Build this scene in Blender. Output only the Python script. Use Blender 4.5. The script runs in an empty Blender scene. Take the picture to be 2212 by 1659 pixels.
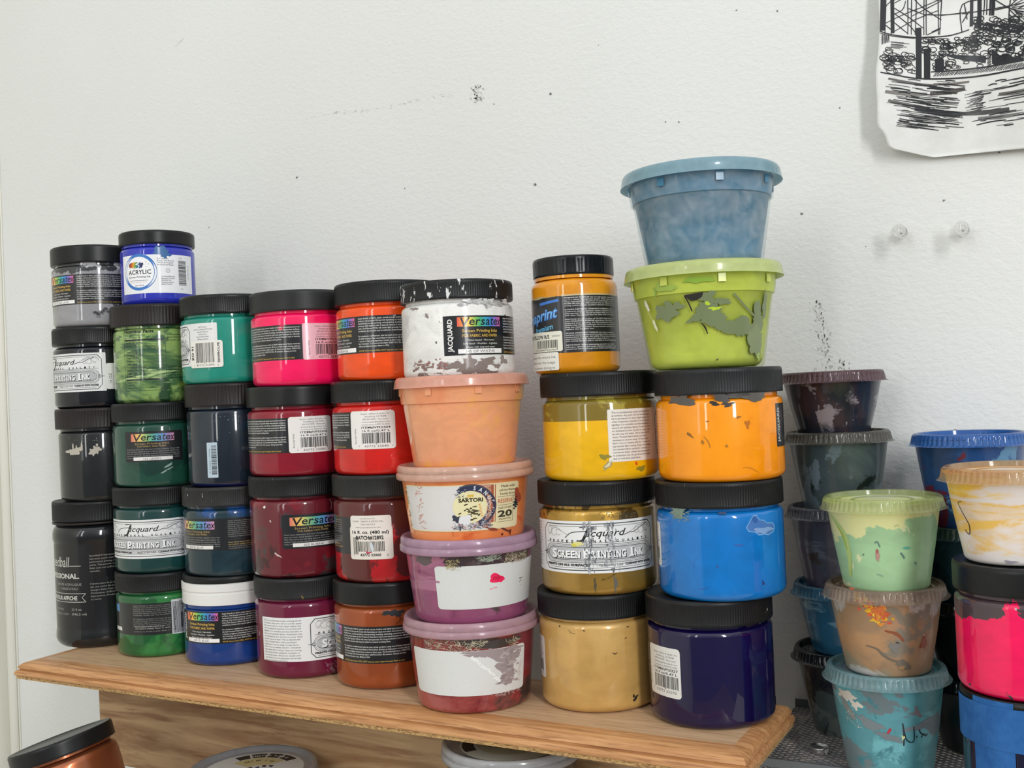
import bpy, bmesh, math, random
from mathutils import Vector, Matrix
from mathutils.geometry import tessellate_polygon

# ---------------------------------------------------------------- camera
Z0 = 1.20                      # height of the shelf board's top above the floor
SC = bpy.context.scene
cam_d = bpy.data.cameras.new('camera'); cam = bpy.data.objects.new('camera', cam_d)
SC.collection.objects.link(cam); SC.camera = cam
cam_d.sensor_width = 36.0; cam_d.lens = 36.0 * 2260.0 / 2212.0
cam_d.clip_start = 0.01; cam_d.clip_end = 50
RX = Vector((0.87498042, 0.48206694, -0.04495266)); UP = Vector((0.04375228, 0.01373871, 0.99894794))
FW = Vector((-0.48217737, 0.87602666, 0.00907042))
cam.matrix_world = Matrix(((RX.x, UP.x, -FW.x, 0), (RX.y, UP.y, -FW.y, 0), (RX.z, UP.z, -FW.z, Z0 + .236), (0, 0, 0, 1)))

# ---------------------------------------------------------------- light
SC.view_settings.view_transform = 'Standard'; SC.view_settings.look = 'None'
SC.view_settings.gamma = 1.0; SC.view_settings.use_curve_mapping = False
SC.view_settings.exposure = -0.07
W = bpy.data.worlds.new('world'); SC.world = W; W.use_nodes = True
_t = W.node_tree; _tc = _t.nodes.new('ShaderNodeTexCoord'); _sp = _t.nodes.new('ShaderNodeSeparateXYZ'); _r = _t.nodes.new('ShaderNodeMapRange')
_t.links.new(_tc.outputs['Generated'], _sp.inputs[0]); _t.links.new(_sp.outputs[2], _r.inputs[0])
_r.inputs[1].default_value = -.1; _r.inputs[2].default_value = .75; _r.inputs[3].default_value = .22; _r.inputs[4].default_value = 1.15   # dim room, light ceiling
_t.links.new(_r.outputs[0], _t.nodes['Background'].inputs[1]); _t.nodes['Background'].inputs[0].default_value = (0.94, 0.97, 1.0, 1)

def window_light(name, loc, target, sx, sy, power, col=(1, 1, 1)):
    l = bpy.data.lights.new(name, 'AREA'); l.shape = 'RECTANGLE'; l.size = sx; l.size_y = sy
    l.energy = power; l.color = col
    o = bpy.data.objects.new(name, l); SC.collection.objects.link(o)
    o.location = loc
    o.rotation_euler = (Vector(target) - Vector(loc)).to_track_quat('-Z', 'Y').to_euler()
    return o
window_light('daylight_right', (1.75, -1.25, Z0 + 1.25), (-.3, .8, Z0 + .2), .30, 1.9, 46, (1, 1, 1))
window_light('daylight_front', (-.55, -2.3, Z0 + 1.1), (-.5, .8, Z0 + .2), .20, 1.9, 11.5, (1, .99, .98))
window_light('daylight_left', (-1.02, -1.5, Z0 + .9), (-.4, .8, Z0 + .15), .22, 1.6, 2.5, (.95, .98, 1))

# ---------------------------------------------------------------- helpers
COL = SC.collection
def lin(c):
    if isinstance(c, str):
        c = c.lstrip('#'); c = [int(c[i:i + 2], 16) / 255 for i in (0, 2, 4)]
    elif max(c) > 1.001: c = [x / 255 for x in c]
    return tuple(x / 12.92 if x <= .04045 else ((x + .055) / 1.055) ** 2.4 for x in c[:3])

class MB:
    """collects faces with a material slot and a colour each, linked as ONE mesh"""
    def __init__(s): s.v = []; s.f = []; s.m = []; s.c = []; s.sm = []
    def add(s, vs, fs, m=0, col=(1, 1, 1), smooth=True):
        b = len(s.v); s.v.extend(vs)
        for f in fs: s.f.append([b + i for i in f]); s.m.append(m); s.c.append(col); s.sm.append(smooth)
    def lathe(s, prof, seg=96, m=0, col=(1, 1, 1), rf=None, close_bottom=True, close_top=False):
        """prof: list of (r, z) in metres; rf(i, t) scales the radius at angle number t"""
        vs = []; n = len(prof)
        for i, (r, z) in enumerate(prof):
            for t in range(seg):
                a = 2 * math.pi * t / seg
                rr = r * (rf(i, t) if rf else 1)
                vs.append((rr * math.sin(a), -rr * math.cos(a), z))
        fs = []
        for i in range(n - 1):
            for t in range(seg):
                t2 = (t + 1) % seg
                fs.append((i * seg + t, i * seg + t2, (i + 1) * seg + t2, (i + 1) * seg + t))
        if close_bottom: fs.append(tuple(reversed(range(seg))))
        if close_top: fs.append(tuple((n - 1) * seg + t for t in range(seg)))
        s.add(vs, fs, m, col)
    def box(s, a, b, m=0, col=(1, 1, 1)):
        x0, y0, z0 = a; x1, y1, z1 = b
        vs = [(x, y, z) for z in (z0, z1) for y in (y0, y1) for x in (x0, x1)]
        s.add(vs, [(0, 2, 3, 1), (4, 5, 7, 6), (0, 1, 5, 4), (1, 3, 7, 5), (3, 2, 6, 7), (2, 0, 4, 6)], m, col, False)
    def bar(s, p, q, r, n=6, m=0, col=(1, 1, 1)):
        p = Vector(p); q = Vector(q); d = (q - p).normalized()
        u = d.orthogonal().normalized(); w = d.cross(u)
        vs = [tuple(e + (u * math.cos(2 * math.pi * k / n) + w * math.sin(2 * math.pi * k / n)) * r) for e in (p, q) for k in range(n)]
        fs = [(k, (k + 1) % n, n + (k + 1) % n, n + k) for k in range(n)] + [tuple(reversed(range(n))), tuple(range(n, 2 * n))]
        s.add(vs, fs, m, col)
    def build(s, name, mats, parent=None):
        me = bpy.data.meshes.new(name); me.from_pydata(s.v, [], s.f)
        for mt in (mats if isinstance(mats, (list, tuple)) else [mats]): me.materials.append(mt)
        me.polygons.foreach_set('material_index', s.m)
        me.polygons.foreach_set('use_smooth', s.sm)
        at = me.color_attributes.new('Col', 'FLOAT_COLOR', 'CORNER')
        buf = []
        for f, c in zip(s.f, s.c): buf.extend((c[0], c[1], c[2], 1.0) * len(f))
        at.data.foreach_set('color', buf)
        me.update()
        o = bpy.data.objects.new(name, me); COL.objects.link(o)
        if parent: o.parent = parent
        return o

def sharpen(o, deg=35):
    me = o.data
    bm = bmesh.new(); bm.from_mesh(me)
    for e in bm.edges:
        if len(e.link_faces) == 2 and e.calc_face_angle(0) > math.radians(deg): e.smooth = False
    bm.to_mesh(me); bm.free()

def thing(name, label, cat, loc, rz=0, group=None, tilt=None):
    o = bpy.data.objects.new(name, None); COL.objects.link(o); o.empty_display_size = .02
    o.location = loc; o.rotation_euler = (tilt[0] if tilt else 0, tilt[1] if tilt else 0, rz)
    o['label'] = label; o['category'] = cat
    if group: o['group'] = group
    return o

# ---------------------------------------------------------------- materials
def nt(name):
    m = bpy.data.materials.new(name); m.use_nodes = True
    return m, m.node_tree, m.node_tree.nodes['Principled BSDF']
def setp(b, **k):
    names = dict(rough='Roughness', metal='Metallic', coat='Coat Weight', coatr='Coat Roughness', trans='Transmission Weight', ior='IOR', spec='Specular IOR Level', alpha='Alpha')
    for a, v in k.items(): b.inputs[names[a]].default_value = v
def noise(t, co, scale, detail=4, rough=.55, dist=0.0, loc=(0, 0, 0), sc=(1, 1, 1)):
    mp = t.nodes.new('ShaderNodeMapping'); mp.inputs['Location'].default_value = loc; mp.inputs['Scale'].default_value = sc
    t.links.new(co, mp.inputs[0])
    n = t.nodes.new('ShaderNodeTexNoise'); n.inputs['Scale'].default_value = scale; n.inputs['Detail'].default_value = detail
    n.inputs['Roughness'].default_value = rough; n.inputs['Distortion'].default_value = dist
    t.links.new(mp.outputs[0], n.inputs['Vector'])
    return n.outputs['Fac']
def ramp(t, fac, p0, p1):
    r = t.nodes.new('ShaderNodeMapRange'); r.inputs[1].default_value = p0; r.inputs[2].default_value = p1
    t.links.new(fac, r.inputs[0]); return r.outputs[0]
def mixc(t, fac, a, b):
    m = t.nodes.new('ShaderNodeMix'); m.data_type = 'RGBA'
    if isinstance(fac, (int, float)): m.inputs[0].default_value = fac
    else: t.links.new(fac, m.inputs[0])
    for s, x in ((6, a), (7, b)):
        if isinstance(x, tuple): m.inputs[s].default_value = (*x[:3], 1)
        else: t.links.new(x, m.inputs[s])
    return m.outputs[2]
def mathn(t, op, a, b):
    m = t.nodes.new('ShaderNodeMath'); m.operation = op
    for s, x in ((0, a), (1, b)):
        if isinstance(x, (int, float)): m.inputs[s].default_value = x
        else: t.links.new(x, m.inputs[s])
    return m.outputs[0]
def bump(t, b, h, strength, dist):
    bp = t.nodes.new('ShaderNodeBump'); bp.inputs['Strength'].default_value = strength; bp.inputs['Distance'].default_value = dist
    t.links.new(h, bp.inputs['Height']); t.links.new(bp.outputs[0], b.inputs['Normal'])

SEED = [0]
KS = [1.0]
def paint(name, base, layers=(), rough=.4, coat=1.0, coatr=.04, metal=0.0, bumpy=0.0, spec=.12):
    """paint seen through (or dried on) plastic. layers: (colour, scale, threshold, softness, stretch, (z0, z1, amount))"""
    m, t, b = nt(name); SEED[0] += 1
    tc = t.nodes.new('ShaderNodeTexCoord').outputs['Object']
    col = lin(base)
    # faint variation of the paint itself
    f = noise(t, tc, 45, 3, .6, .6, (SEED[0] * 1.7, 3, 1), (1, 1, 1.6))
    c = mixc(t, ramp(t, f, .3, .7), tuple(x * .88 for x in col), tuple(min(1, x * 1.08) for x in col))
    for k, L in enumerate(layers):
        cl, sc, th, soft = L[:4]; sc *= KS[0]; st = L[4] if len(L) > 4 and L[4] else (1, 1, 1); zg = L[5] if len(L) > 5 else None
        f = noise(t, tc, sc, 6, .6, .4, (SEED[0] * 3.1 + k * 7.3, k * 2.2, SEED[0]), st)
        if zg:
            sp = t.nodes.new('ShaderNodeSeparateXYZ'); t.links.new(tc, sp.inputs[0])
            f = mathn(t, 'ADD', f, mathn(t, 'MULTIPLY', ramp(t, sp.outputs[2], zg[0], zg[1]), zg[2]))
        c = mixc(t, ramp(t, f, th, th + soft), c, lin(cl))
    t.links.new(c, b.inputs['Base Color'])
    setp(b, rough=rough, coat=coat, coatr=coatr, metal=metal, spec=spec)
    if bumpy: bump(t, b, noise(t, tc, 350, 4, .7, 1.0), bumpy, .001)
    return m

def print_mat(name, rough=.5, coat=.2, grain=0.0):
    m, t, b = nt(name)
    a = t.nodes.new('ShaderNodeVertexColor'); a.layer_name = 'Col'
    tc = t.nodes.new('ShaderNodeTexCoord').outputs['Object']
    c = a.outputs[0]
    if grain:
        f = noise(t, tc, 900, 3, .6)
        mm = t.nodes.new('ShaderNodeMix'); mm.data_type = 'RGBA'; mm.blend_type = 'MULTIPLY'; mm.inputs[0].default_value = 1
        t.links.new(c, mm.inputs[6])
        t.links.new(mixc(t, ramp(t, f, .3, .7), (1 - grain,) * 3, (1, 1, 1)), mm.inputs[7]); c = mm.outputs[2]
        bump(t, b, noise(t, tc, 260, 3, .6), .25, .0004)
    t.links.new(c, b.inputs['Base Color']); setp(b, rough=rough, coat=coat, coatr=.12, spec=.35)
    return m
M_LAM = print_mat('laminated_label', .35, .55)
M_PAPER = print_mat('paper_label', .55, .15, .05)
M_DRIED = print_mat('dried_paint', .45, .5)

def lid_mat(name, base='#1c1d1e', fleck=None, amount=.0, rough=.42):
    m, t, b = nt(name); SEED[0] += 1
    tc = t.nodes.new('ShaderNodeTexCoord').outputs['Object']
    f = noise(t, tc, 60, 4, .6, 0, (SEED[0], 0, 0))
    c = mixc(t, ramp(t, f, .3, .75), tuple(x * .85 for x in lin(base)), tuple(x * 1.25 + .002 for x in lin(base)))
    if fleck:
        f2 = noise(t, tc, 170, 5, .65, .3, (SEED[0] * 2.7, 1, 5), (1, 1, .45))
        c = mixc(t, ramp(t, f2, .72 - amount, .74 - amount), c, lin(fleck))
    t.links.new(c, b.inputs['Base Color']); setp(b, rough=rough, spec=.3)
    return m
LID = lid_mat('black_lid_plastic', '#151617', '#9c9890', .0)
LID2 = lid_mat('black_lid_flecked', '#131415', '#a39f96', .035)
LIDB = lid_mat('brown_black_lid_plastic', '#1f1a19', None)
LIDS = lid_mat('smooth_black_lid_plastic', '#171818', '#6f6c68', -.02, .34)

def clear_mat(name, tint, body=.35, rough=.12, milky='#ffffff'):
    """thin clear plastic: mostly see-through, a little milky, glossy"""
    m, t, b = nt(name)
    setp(b, rough=rough, coat=.6, coatr=.06, spec=.5); b.inputs['Base Color'].default_value = (*lin(milky), 1)
    tr = t.nodes.new('ShaderNodeBsdfTransparent'); tr.inputs[0].default_value = (*lin(tint), 1)
    mx = t.nodes.new('ShaderNodeMixShader'); mx.inputs[0].default_value = body
    tc = t.nodes.new('ShaderNodeTexCoord').outputs['Object']
    f = noise(t, tc, 90, 5, .6, .5)
    r_ = t.nodes.new('ShaderNodeMapRange'); r_.inputs[1].default_value = .3; r_.inputs[2].default_value = .7; r_.inputs[3].default_value = max(0, body - .07); r_.inputs[4].default_value = min(1, body + .09)
    t.links.new(f, r_.inputs[0]); t.links.new(r_.outputs[0], mx.inputs[0])
    out = t.nodes['Material Output']
    t.links.new(tr.outputs[0], mx.inputs[1]); t.links.new(b.outputs[0], mx.inputs[2]); t.links.new(mx.outputs[0], out.inputs[0])
    return m

# ---------------------------------------------------------------- printing on curved surfaces
_txt = {}
def glyphs(s, bold=0.0):
    k = (s, bold)
    if k not in _txt:
        cu = bpy.data.curves.new('t', 'FONT'); cu.body = s; cu.size = 1; cu.resolution_u = 2; cu.offset = bold; cu.fill_mode = 'FRONT'
        o = bpy.data.objects.new('t', cu); me = o.to_mesh()
        vs = [(v.co.x, v.co.y) for v in me.vertices]; fs = [tuple(p.vertices) for p in me.polygons]
        o.to_mesh_clear(); bpy.data.objects.remove(o); bpy.data.curves.remove(cu)
        if vs:
            x0 = min(v[0] for v in vs); vs = [(x - x0, y) for x, y in vs]; w = max(v[0] for v in vs)
        else: w = .3
        _txt[k] = (vs, fs, w)
    return _txt[k]

class Print:
    """draws in millimetres; fn(s, z, lift) -> point in metres. + one layer per call so nothing is coplanar"""
    def __init__(s, fn, mb=None, m=0): s.fn = fn; s.mb = mb or MB(); s.m = m; s.k = 1
    def lift(s): s.k += 1; return s.k * 1.5e-5 + 7e-5
    def _add(s, pts, fs, col, L): s.mb.add([s.fn(x, y, L) for x, y in pts], fs, s.m, lin(col) if not isinstance(col, tuple) or len(col) == 3 and isinstance(col[0], int) else col, False)
    def rect(s, x0, z0, x1, z1, col, rad=0, L=None):
        L = s.lift() if L is None else L
        n = max(1, int(abs(x1 - x0) / 1.0)); 
        if rad <= 0:
            pts = []; fs = []
            for i in range(n + 1):
                x = x0 + (x1 - x0) * i / n; pts += [(x, z0), (x, z1)]
            for i in range(n): fs.append((2 * i, 2 * i + 2, 2 * i + 3, 2 * i + 1))
            s._add(pts, fs, col, L); return
        xs = set([x0 + (x1 - x0) * i / n for i in range(n + 1)])
        for k in range(6):
            a = rad * (1 - math.cos(k * math.pi / 10)); xs.add(x0 + a); xs.add(x1 - a)
        xs = sorted(xs); pts = []; fs = []
        for x in xs:
            d = min(x - x0, x1 - x); e = 0
            if d < rad: e = rad - math.sqrt(max(0, rad * rad - (rad - d) ** 2))
            pts += [(x, z0 + e), (x, z1 - e)]
        for i in range(len(xs) - 1): fs.append((2 * i, 2 * i + 2, 2 * i + 3, 2 * i + 1))
        s._add(pts, fs, col, L)
    def poly(s, pts, col, L=None, step=1.5):
        """star-shaped outline filled in rings about its centre"""
        L = s.lift() if L is None else L
        d = []
        for i, p in enumerate(pts):
            b_ = pts[(i + 1) % len(pts)]; k = max(1, int(math.hypot(b_[0] - p[0], b_[1] - p[1]) / 1.3))
            d += [(p[0] + (b_[0] - p[0]) * j / k, p[1] + (b_[1] - p[1]) * j / k) for j in range(k)]
        pts = d; cx = sum(p[0] for p in pts) / len(pts); cy = sum(p[1] for p in pts) / len(pts)
        R = max(math.hypot(p[0] - cx, p[1] - cy) for p in pts); n = max(1, int(R / step) + 1); q = [(cx, cy)]
        for i in range(1, n + 1): q += [(cx + (x - cx) * i / n, cy + (y - cy) * i / n) for x, y in pts]
        m = len(pts); fs = [(0, 1 + j, 1 + (j + 1) % m) for j in range(m)]
        for i in range(n - 1):
            for j in range(m): fs.append((1 + i * m + j, 1 + (i + 1) * m + j, 1 + (i + 1) * m + (j + 1) % m, 1 + i * m + (j + 1) % m))
        s._add(q, fs, col, L)
    def blob(s, cx, cy, rx, ry, col, seed=0, jag=.35, n=28, rot=0, L=None):
        rnd = random.Random(seed); ph = [rnd.random() * 6.3 for _ in range(5)]; am = [rnd.random() for _ in range(5)]
        pts = []
        for i in range(n):
            a = 2 * math.pi * i / n
            r = 1 + jag * (.45 * am[0] * math.sin(2 * a + ph[0]) + .4 * am[1] * math.sin(3 * a + ph[1]) + .3 * am[2] * math.sin(5 * a + ph[2]) + .25 * (rnd.random() - .5) * 1.6)
            x = rx * r * math.cos(a); y = ry * r * math.sin(a)
            pts.append((cx + x * math.cos(rot) - y * math.sin(rot), cy + x * math.sin(rot) + y * math.cos(rot)))
        s.poly(pts, col, L)
    def stroke(s, pts, w, col, L=None, taper=0.0):
        L = s.lift() if L is None else L
        d = [pts[0]]
        for p in pts[1:]:
            k = max(1, int(abs(p[0] - d[-1][0]) / 1.5)); a = d[-1]
            d += [(a[0] + (p[0] - a[0]) * i / k, a[1] + (p[1] - a[1]) * i / k) for i in range(1, k + 1)]
        pts = d; q = []; fs = []; n = len(pts)
        for i, (x, y) in enumerate(pts):
            a = pts[max(0, i - 1)]; b = pts[min(n - 1, i + 1)]; dx = b[0] - a[0]; dy = b[1] - a[1]; d = math.hypot(dx, dy) or 1
            ww = w / 2 * (1 - taper * abs(2 * i / max(1, n - 1) - 1))
            q += [(x - dy / d * ww, y + dx / d * ww), (x + dy / d * ww, y - dx / d * ww)]
        for i in range(n - 1): fs.append((2 * i, 2 * i + 1, 2 * i + 3, 2 * i + 2))
        s._add(q, fs, col, L)
    def curve(s, pts, w, col, L=None, taper=0.0, n=8):
        out = []; P = [pts[0]] + list(pts) + [pts[-1]]
        for i in range(1, len(P) - 2):
            for k in range(n):
                t = k / n
                out.append(tuple(.5 * ((2 * P[i][j]) + (-P[i - 1][j] + P[i + 1][j]) * t + (2 * P[i - 1][j] - 5 * P[i][j] + 4 * P[i + 1][j] - P[i + 2][j]) * t * t + (-P[i - 1][j] + 3 * P[i][j] - 3 * P[i + 1][j] + P[i + 2][j]) * t ** 3) for j in (0, 1)))
        out.append(tuple(pts[-1])); s.stroke(out, w, col, L, taper)
    def ring(s, cx, cy, r0, r1, col, a0=0, a1=360, ry=1.0):
        n = max(8, int(abs(a1 - a0) / 4)); q = []; fs = []
        for i in range(n + 1):
            a = math.radians(a0 + (a1 - a0) * i / n)
            q += [(cx + r0 * math.cos(a), cy + r0 * ry * math.sin(a)), (cx + r1 * math.cos(a), cy + r1 * ry * math.sin(a))]
        for i in range(n): fs.append((2 * i, 2 * i + 1, 2 * i + 3, 2 * i + 2))
        s._add(q, fs, col, s.lift())
    def text(s, t, x, z, size, col, w=None, bold=0.0, shear=0.0, align='L', rot=0, L=None, sx=.8):
        vs, fs, tw = glyphs(t, bold); L = s.lift() if L is None else L
        size = size / .72       # size = cap height
        kx = size * sx if w is None else w / tw
        if size > 2.6:          # cut big letters into narrow strips so they follow the curve
            bm = bmesh.new(); bv = [bm.verts.new((a, b, 0)) for a, b in vs]
            for f in fs:
                try: bm.faces.new([bv[i] for i in f])
                except ValueError: pass
            horiz = abs(math.cos(math.radians(rot))) > .5
            hi = tw * kx if horiz else size
            for k in range(1, int(hi / 1.0)):
                g = bm.verts[:] + bm.edges[:] + bm.faces[:]
                bmesh.ops.bisect_plane(bm, geom=g, plane_co=(k / kx, 0, 0) if horiz else (0, k / size, 0), plane_no=(1, 0, 0) if horiz else (0, 1, 0))
            bm.verts.index_update(); vs = [(v.co.x, v.co.y) for v in bm.verts]; fs = [tuple(v.index for v in f.verts) for f in bm.faces]; bm.free()
        off = 0 if align == 'L' else (-tw * kx / 2 if align == 'C' else -tw * kx)
        c, sn = math.cos(math.radians(rot)), math.sin(math.radians(rot)); q = []
        for a, b in vs:
            px = off + a * kx + b * size * shear; py = b * size
            q.append((x + px * c - py * sn, z + px * sn + py * c))
        s._add(q, fs, col, L)
    def para(s, lines, x, z, pitch, col, w, size=None, L=None, ragged=()):
        L = s.lift() if L is None else L
        for i, t in enumerate(lines):
            if t:
                ww = w * ragged[i] if i < len(ragged) and ragged[i] else w * min(1, len(t) / max(len(q) for q in lines) * 1.06)
                s.text(t, x, z - i * pitch, size or pitch * .6, col, w=ww, L=L, bold=.012)
    def barcode(s, x0, z0, x1, z1, col='#16181c', seed=1, vertical=False):
        rnd = random.Random(seed); L = s.lift(); x = x0; u = (x1 - x0) / 95 if not vertical else (z1 - z0) / 95
        p = 0
        while p < 95:
            b = rnd.choice((1, 1, 2, 3)); g = rnd.choice((1, 1, 2, 2)); guard = p < 3 or 44 < p < 50 or p > 91; b = min(b, 95 - p)
            if not vertical: s.rect(x0 + p * u, z0 - (.9 if guard else 0), x0 + (p + b) * u, z1, col, L=L)
            else: s.rect(x0, z0 + p * u, x1, z0 + (p + b) * u, col, L=L)
            p += b + g

def cyl(R, slope=0.0, zref=0.0, phi=0.0):
    """wrap on a (tapered) cylinder of radius R mm; s = 0 faces angle phi (degrees, + = viewer's right)"""
    def fn(s, z, L):
        r = (R + slope * (z - zref)) / 1000 + L; a = math.radians(phi) + s / R
        return (r * math.sin(a), -r * math.cos(a), z / 1000)
    return fn

# ---------------------------------------------------------------- lettering of the ink labels
VT = ["Apply directly to fabric, paper, wood, canvas, leather and other porous/semi-porous", "surfaces. Use Jacquard Screen Ink if printing on vinyl and other non-porous surfaces.",
      "Applications: screen printing, monoprinting, brushing, stenciling, stamping and block", "printing. Add water to thin if desired. Standard colors are semi-transparent. Metallic",
      "colors and Opaque White will cover dark grounds. For long production runs or hot/dry", "conditions, Screen Life may be added to extend working time.", "",
      "For maximum washfastness, heat set your prints on fabric using one of these methods:", "A) Add Versatex Fixer according to instructions. B) Iron or heat press reverse side for",
      "1 minute at highest temperature suited to fabric type. C) Commercial dryer: 350F/177C", "for 3 minutes. D) Commercial dryer: 250F/121C for 45 minutes. Always pre-test", "before production runs. Made in USA."]
JQ = ["This is a professional screen printing ink for", "all surfaces. Any print will not wrinkle paper.", "Ink is permanent on vinyl, metal, leather and", "other nonporous materials. It is archival and",
      "lightfast. It is washable and dry-cleanable on", "natural and synthetic fabrics. Production runs", "are facilitated by slow dry-time in screen. Clean", "up with soap and water. Thin as desired with",
      "water. Prewash fabric before printing if", "necessary to remove sizing. To heat set on", "fabric: Iron on reverse side for 1 minute at", "appropriate fabric setting. Keep iron moving.",
      "Use standard fabric setting for conveyor or", "commercial dryers. Always test samples prior", "to production runs. No guarantee can be made", "due to individual application."]
WHITE = '#e9e9e6'; BLK = '#17181b'; GOLD = '#cfa94a'
BOW = ['#e8604a', '#ee9a3c', '#f0cf4a', '#8fc653', '#3fae7a', '#33a6c4', '#3f7fd0', '#8a6fc8', '#d9629b']
BOWS = ['#d9796a', '#e5a85e', '#d8cb6c', '#93b972', '#5ea98c', '#59a3bd', '#5d8cc4', '#9a86c0', '#cf8fb0']

def bow(P, x0, z0, x1, z1, cols, dim=1.0):
    L = P.lift(); n = 40
    c = [lin(k) for k in cols]
    for i in range(n):
        t = i / (n - 1) * (len(c) - 1); k = min(int(t), len(c) - 2); f = t - k
        P.rect(x0 + (x1 - x0) * i / n, z0, x0 + (x1 - x0) * (i + 1) / n, z1, tuple(dim * (c[k][j] * (1 - f) + c[k + 1][j] * f) + 1e-5 for j in range(3)), L=L)

def versatex_banner(P, x0, z0, w, h, cols, old=False, dim=1.0):
    bow(P, x0, z0, x0 + w, z0 + h, cols, dim)
    L = P.lift(); xs = [.03, .24, .385, .50, .61, .725, .80]; ws = [.21, .125, .10, .095, .105, .075, .11]
    for ch, x, ww in zip("Versatex", xs + [.905], ws + [.09]):
        up = 1.0 if ch == 'V' else (.62 if ch != 't' else .85)
        P.text(ch, x0 + x * w, z0 + h * (.14 if ch != 'V' else .02), h * (.98 if ch in 'Vt' else .92), BLK, w=ww * w, bold=.015, shear=.18, L=L)

def versatex_new(P, name, item, code, seed, z0=22, z1=52, dim=1.0):
    """front strip 0-9, name panel 9-48, directions 48-111, bar-code panel 111-149 (mm along the wrap)"""
    H = z1 - z0; P.rect(0, z0, 112, z1, BLK)
    P.text("JACQUARD", 6.6, z0 + 2.5, 3.6, WHITE, w=H - 5, bold=.03, rot=90)
    versatex_banner(P, 10.5, z1 - 8.2, 36, 7.0, BOW)
    L = P.lift()
    P.text("Screen Printing Inks", 28.5, z1 - 12.4, 2.2, GOLD, w=29, bold=.02, align='C', L=L)
    P.text("FOR FABRIC AND PAPER", 28.5, z1 - 16.0, 2.1, GOLD, w=29, bold=.02, align='C', L=L)
    P.text("Water-based - Non-toxic", 28.5, z1 - 19.0, 1.35, WHITE, w=22, align='C', L=L)
    P.text("Soft Hand - Washfast - Lightfast", 28.5, z1 - 21.6, 1.35, WHITE, w=28, align='C', L=L)
    P.text("Cleans with soap and water.", 28.5, z1 - 24.2, 1.35, WHITE, w=24, align='C', L=L)
    P.rect(10.5, z0 + 1.2, 47, z0 + 4.6, '#f1f0ee'); P.text(name, 28, z0 + 1.8, 2.1, '#2a2a2c', align='C', sx=1.15)
    P.para(VT, 50, z1 - 2.6, 2.05, '#d8d8d4', 59, 1.25)
    P.text("NOTE: Home dryers WILL NOT heat set color unless Versatex Fixer is used.", 50, z0 + 1.2, 1.25, GOLD, w=54, bold=.012)
    if item:
        P.rect(111, z0 - .4, 149, z1 + .6, '#e9e6e2', 2.6)
        barcode_text(P, 111, z0 - .4, item, code, seed)

def barcode_text(P, x, z, item, code, seed, h=30.6):
    L = P.lift()
    for t, dz, sz, w in (("Rupert, Gibbon & Spider, Inc.", 28, 1.3, 24), ("Healdsburg, CA 95448", 25.8, 1.3, 18), ("800.442.0455 - Non-toxic", 23.6, 1.3, 21), ("www.jacquardproducts.com", 21.4, 1.3, 23), ("Conforms to ASTM D-4236", 19.2, 1.3, 23)):
        P.text(t, x + 22, z + dz, sz, '#2c2c30', w=w, align='C', L=L)
    P.text(item, x + 22, z + 16.6, 1.8, '#1a1a1e', w=24, bold=.02, align='C', L=L)
    P.text("16 fl oz/0.47 L", x + 22, z + 14.0, 1.7, '#1a1a1e', w=23, bold=.015, align='C', L=L)
    P.barcode(x + 10, z + 4.6, x + 34, z + 13.2, seed=seed)
    P.text(code[0], x + 7, z + 1.6, 1.6, BLK, L=L); P.text(code[1], x + 22, z + 1.4, 1.9, BLK, w=20, align='C', L=L); P.text(code[2], x + 35, z + 1.8, 1.3, BLK, L=L)
    P.text("Batch# " + str(9100 + seed * 50), x + 5, z + 4.5, 1.5, '#2a2a2e', w=12, rot=90, L=L)

VO = ["Water based. Non-toxic. Soft hand. Washfast. Lightfast. Cleans with", "soap and water. Apply directly to fabric, paper, wood, leather etc.", "Thin with soft brush, blending, airbrush. For screen printing, use",
      "medium mesh screens. Standard colors are semi-transparent. Before", "using, stir well. For long production runs extender may be added."]
def versatex_old(P, name, col2=False, z0=24.5, z1=53.5, w=70):
    P.rect(0, z0, w, z1, '#191b1e', 1.5)
    versatex_banner(P, 7, z1 - 9.6, 41, 7.2, BOWS)
    L = P.lift()
    P.text("Screen Printing Inks", 27, z1 - 12.6, 1.9, '#b59a5a', w=32, align='C', L=L)
    P.text("FOR FABRIC AND PAPER", 27, z1 - 15.0, 1.5, '#b59a5a', w=27, align='C', L=L)
    P.para(VO, 1.5, z1 - 17.6, 2.0, '#8f8f8d', 51, 1.1)
    P.rect(9, z0 + 1.4, 46, z0 + 4.6, '#e2e1dd'); P.text(name, 27, z0 + 1.9, 1.9, '#222226', align='C', sx=1.3)
    if col2:
        P.para([v[:34] for v in VT[:6] + VT[7:10]], 60, z1 - 3, 1.75, '#8a8a88', 28, 1.05)
        P.para(["Note: Home dryers WILL NOT heat", "set colors unless Fixer is used."], 60, z0 + 6.5, 1.9, '#b59a5a', 28, 1.15)
        P.para(["Conforms to ASTM D-4236", "Contents 16 fl oz. Made in USA"], 60, z0 + 2.8, 1.7, '#8a8a88', 26, .95)

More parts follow.
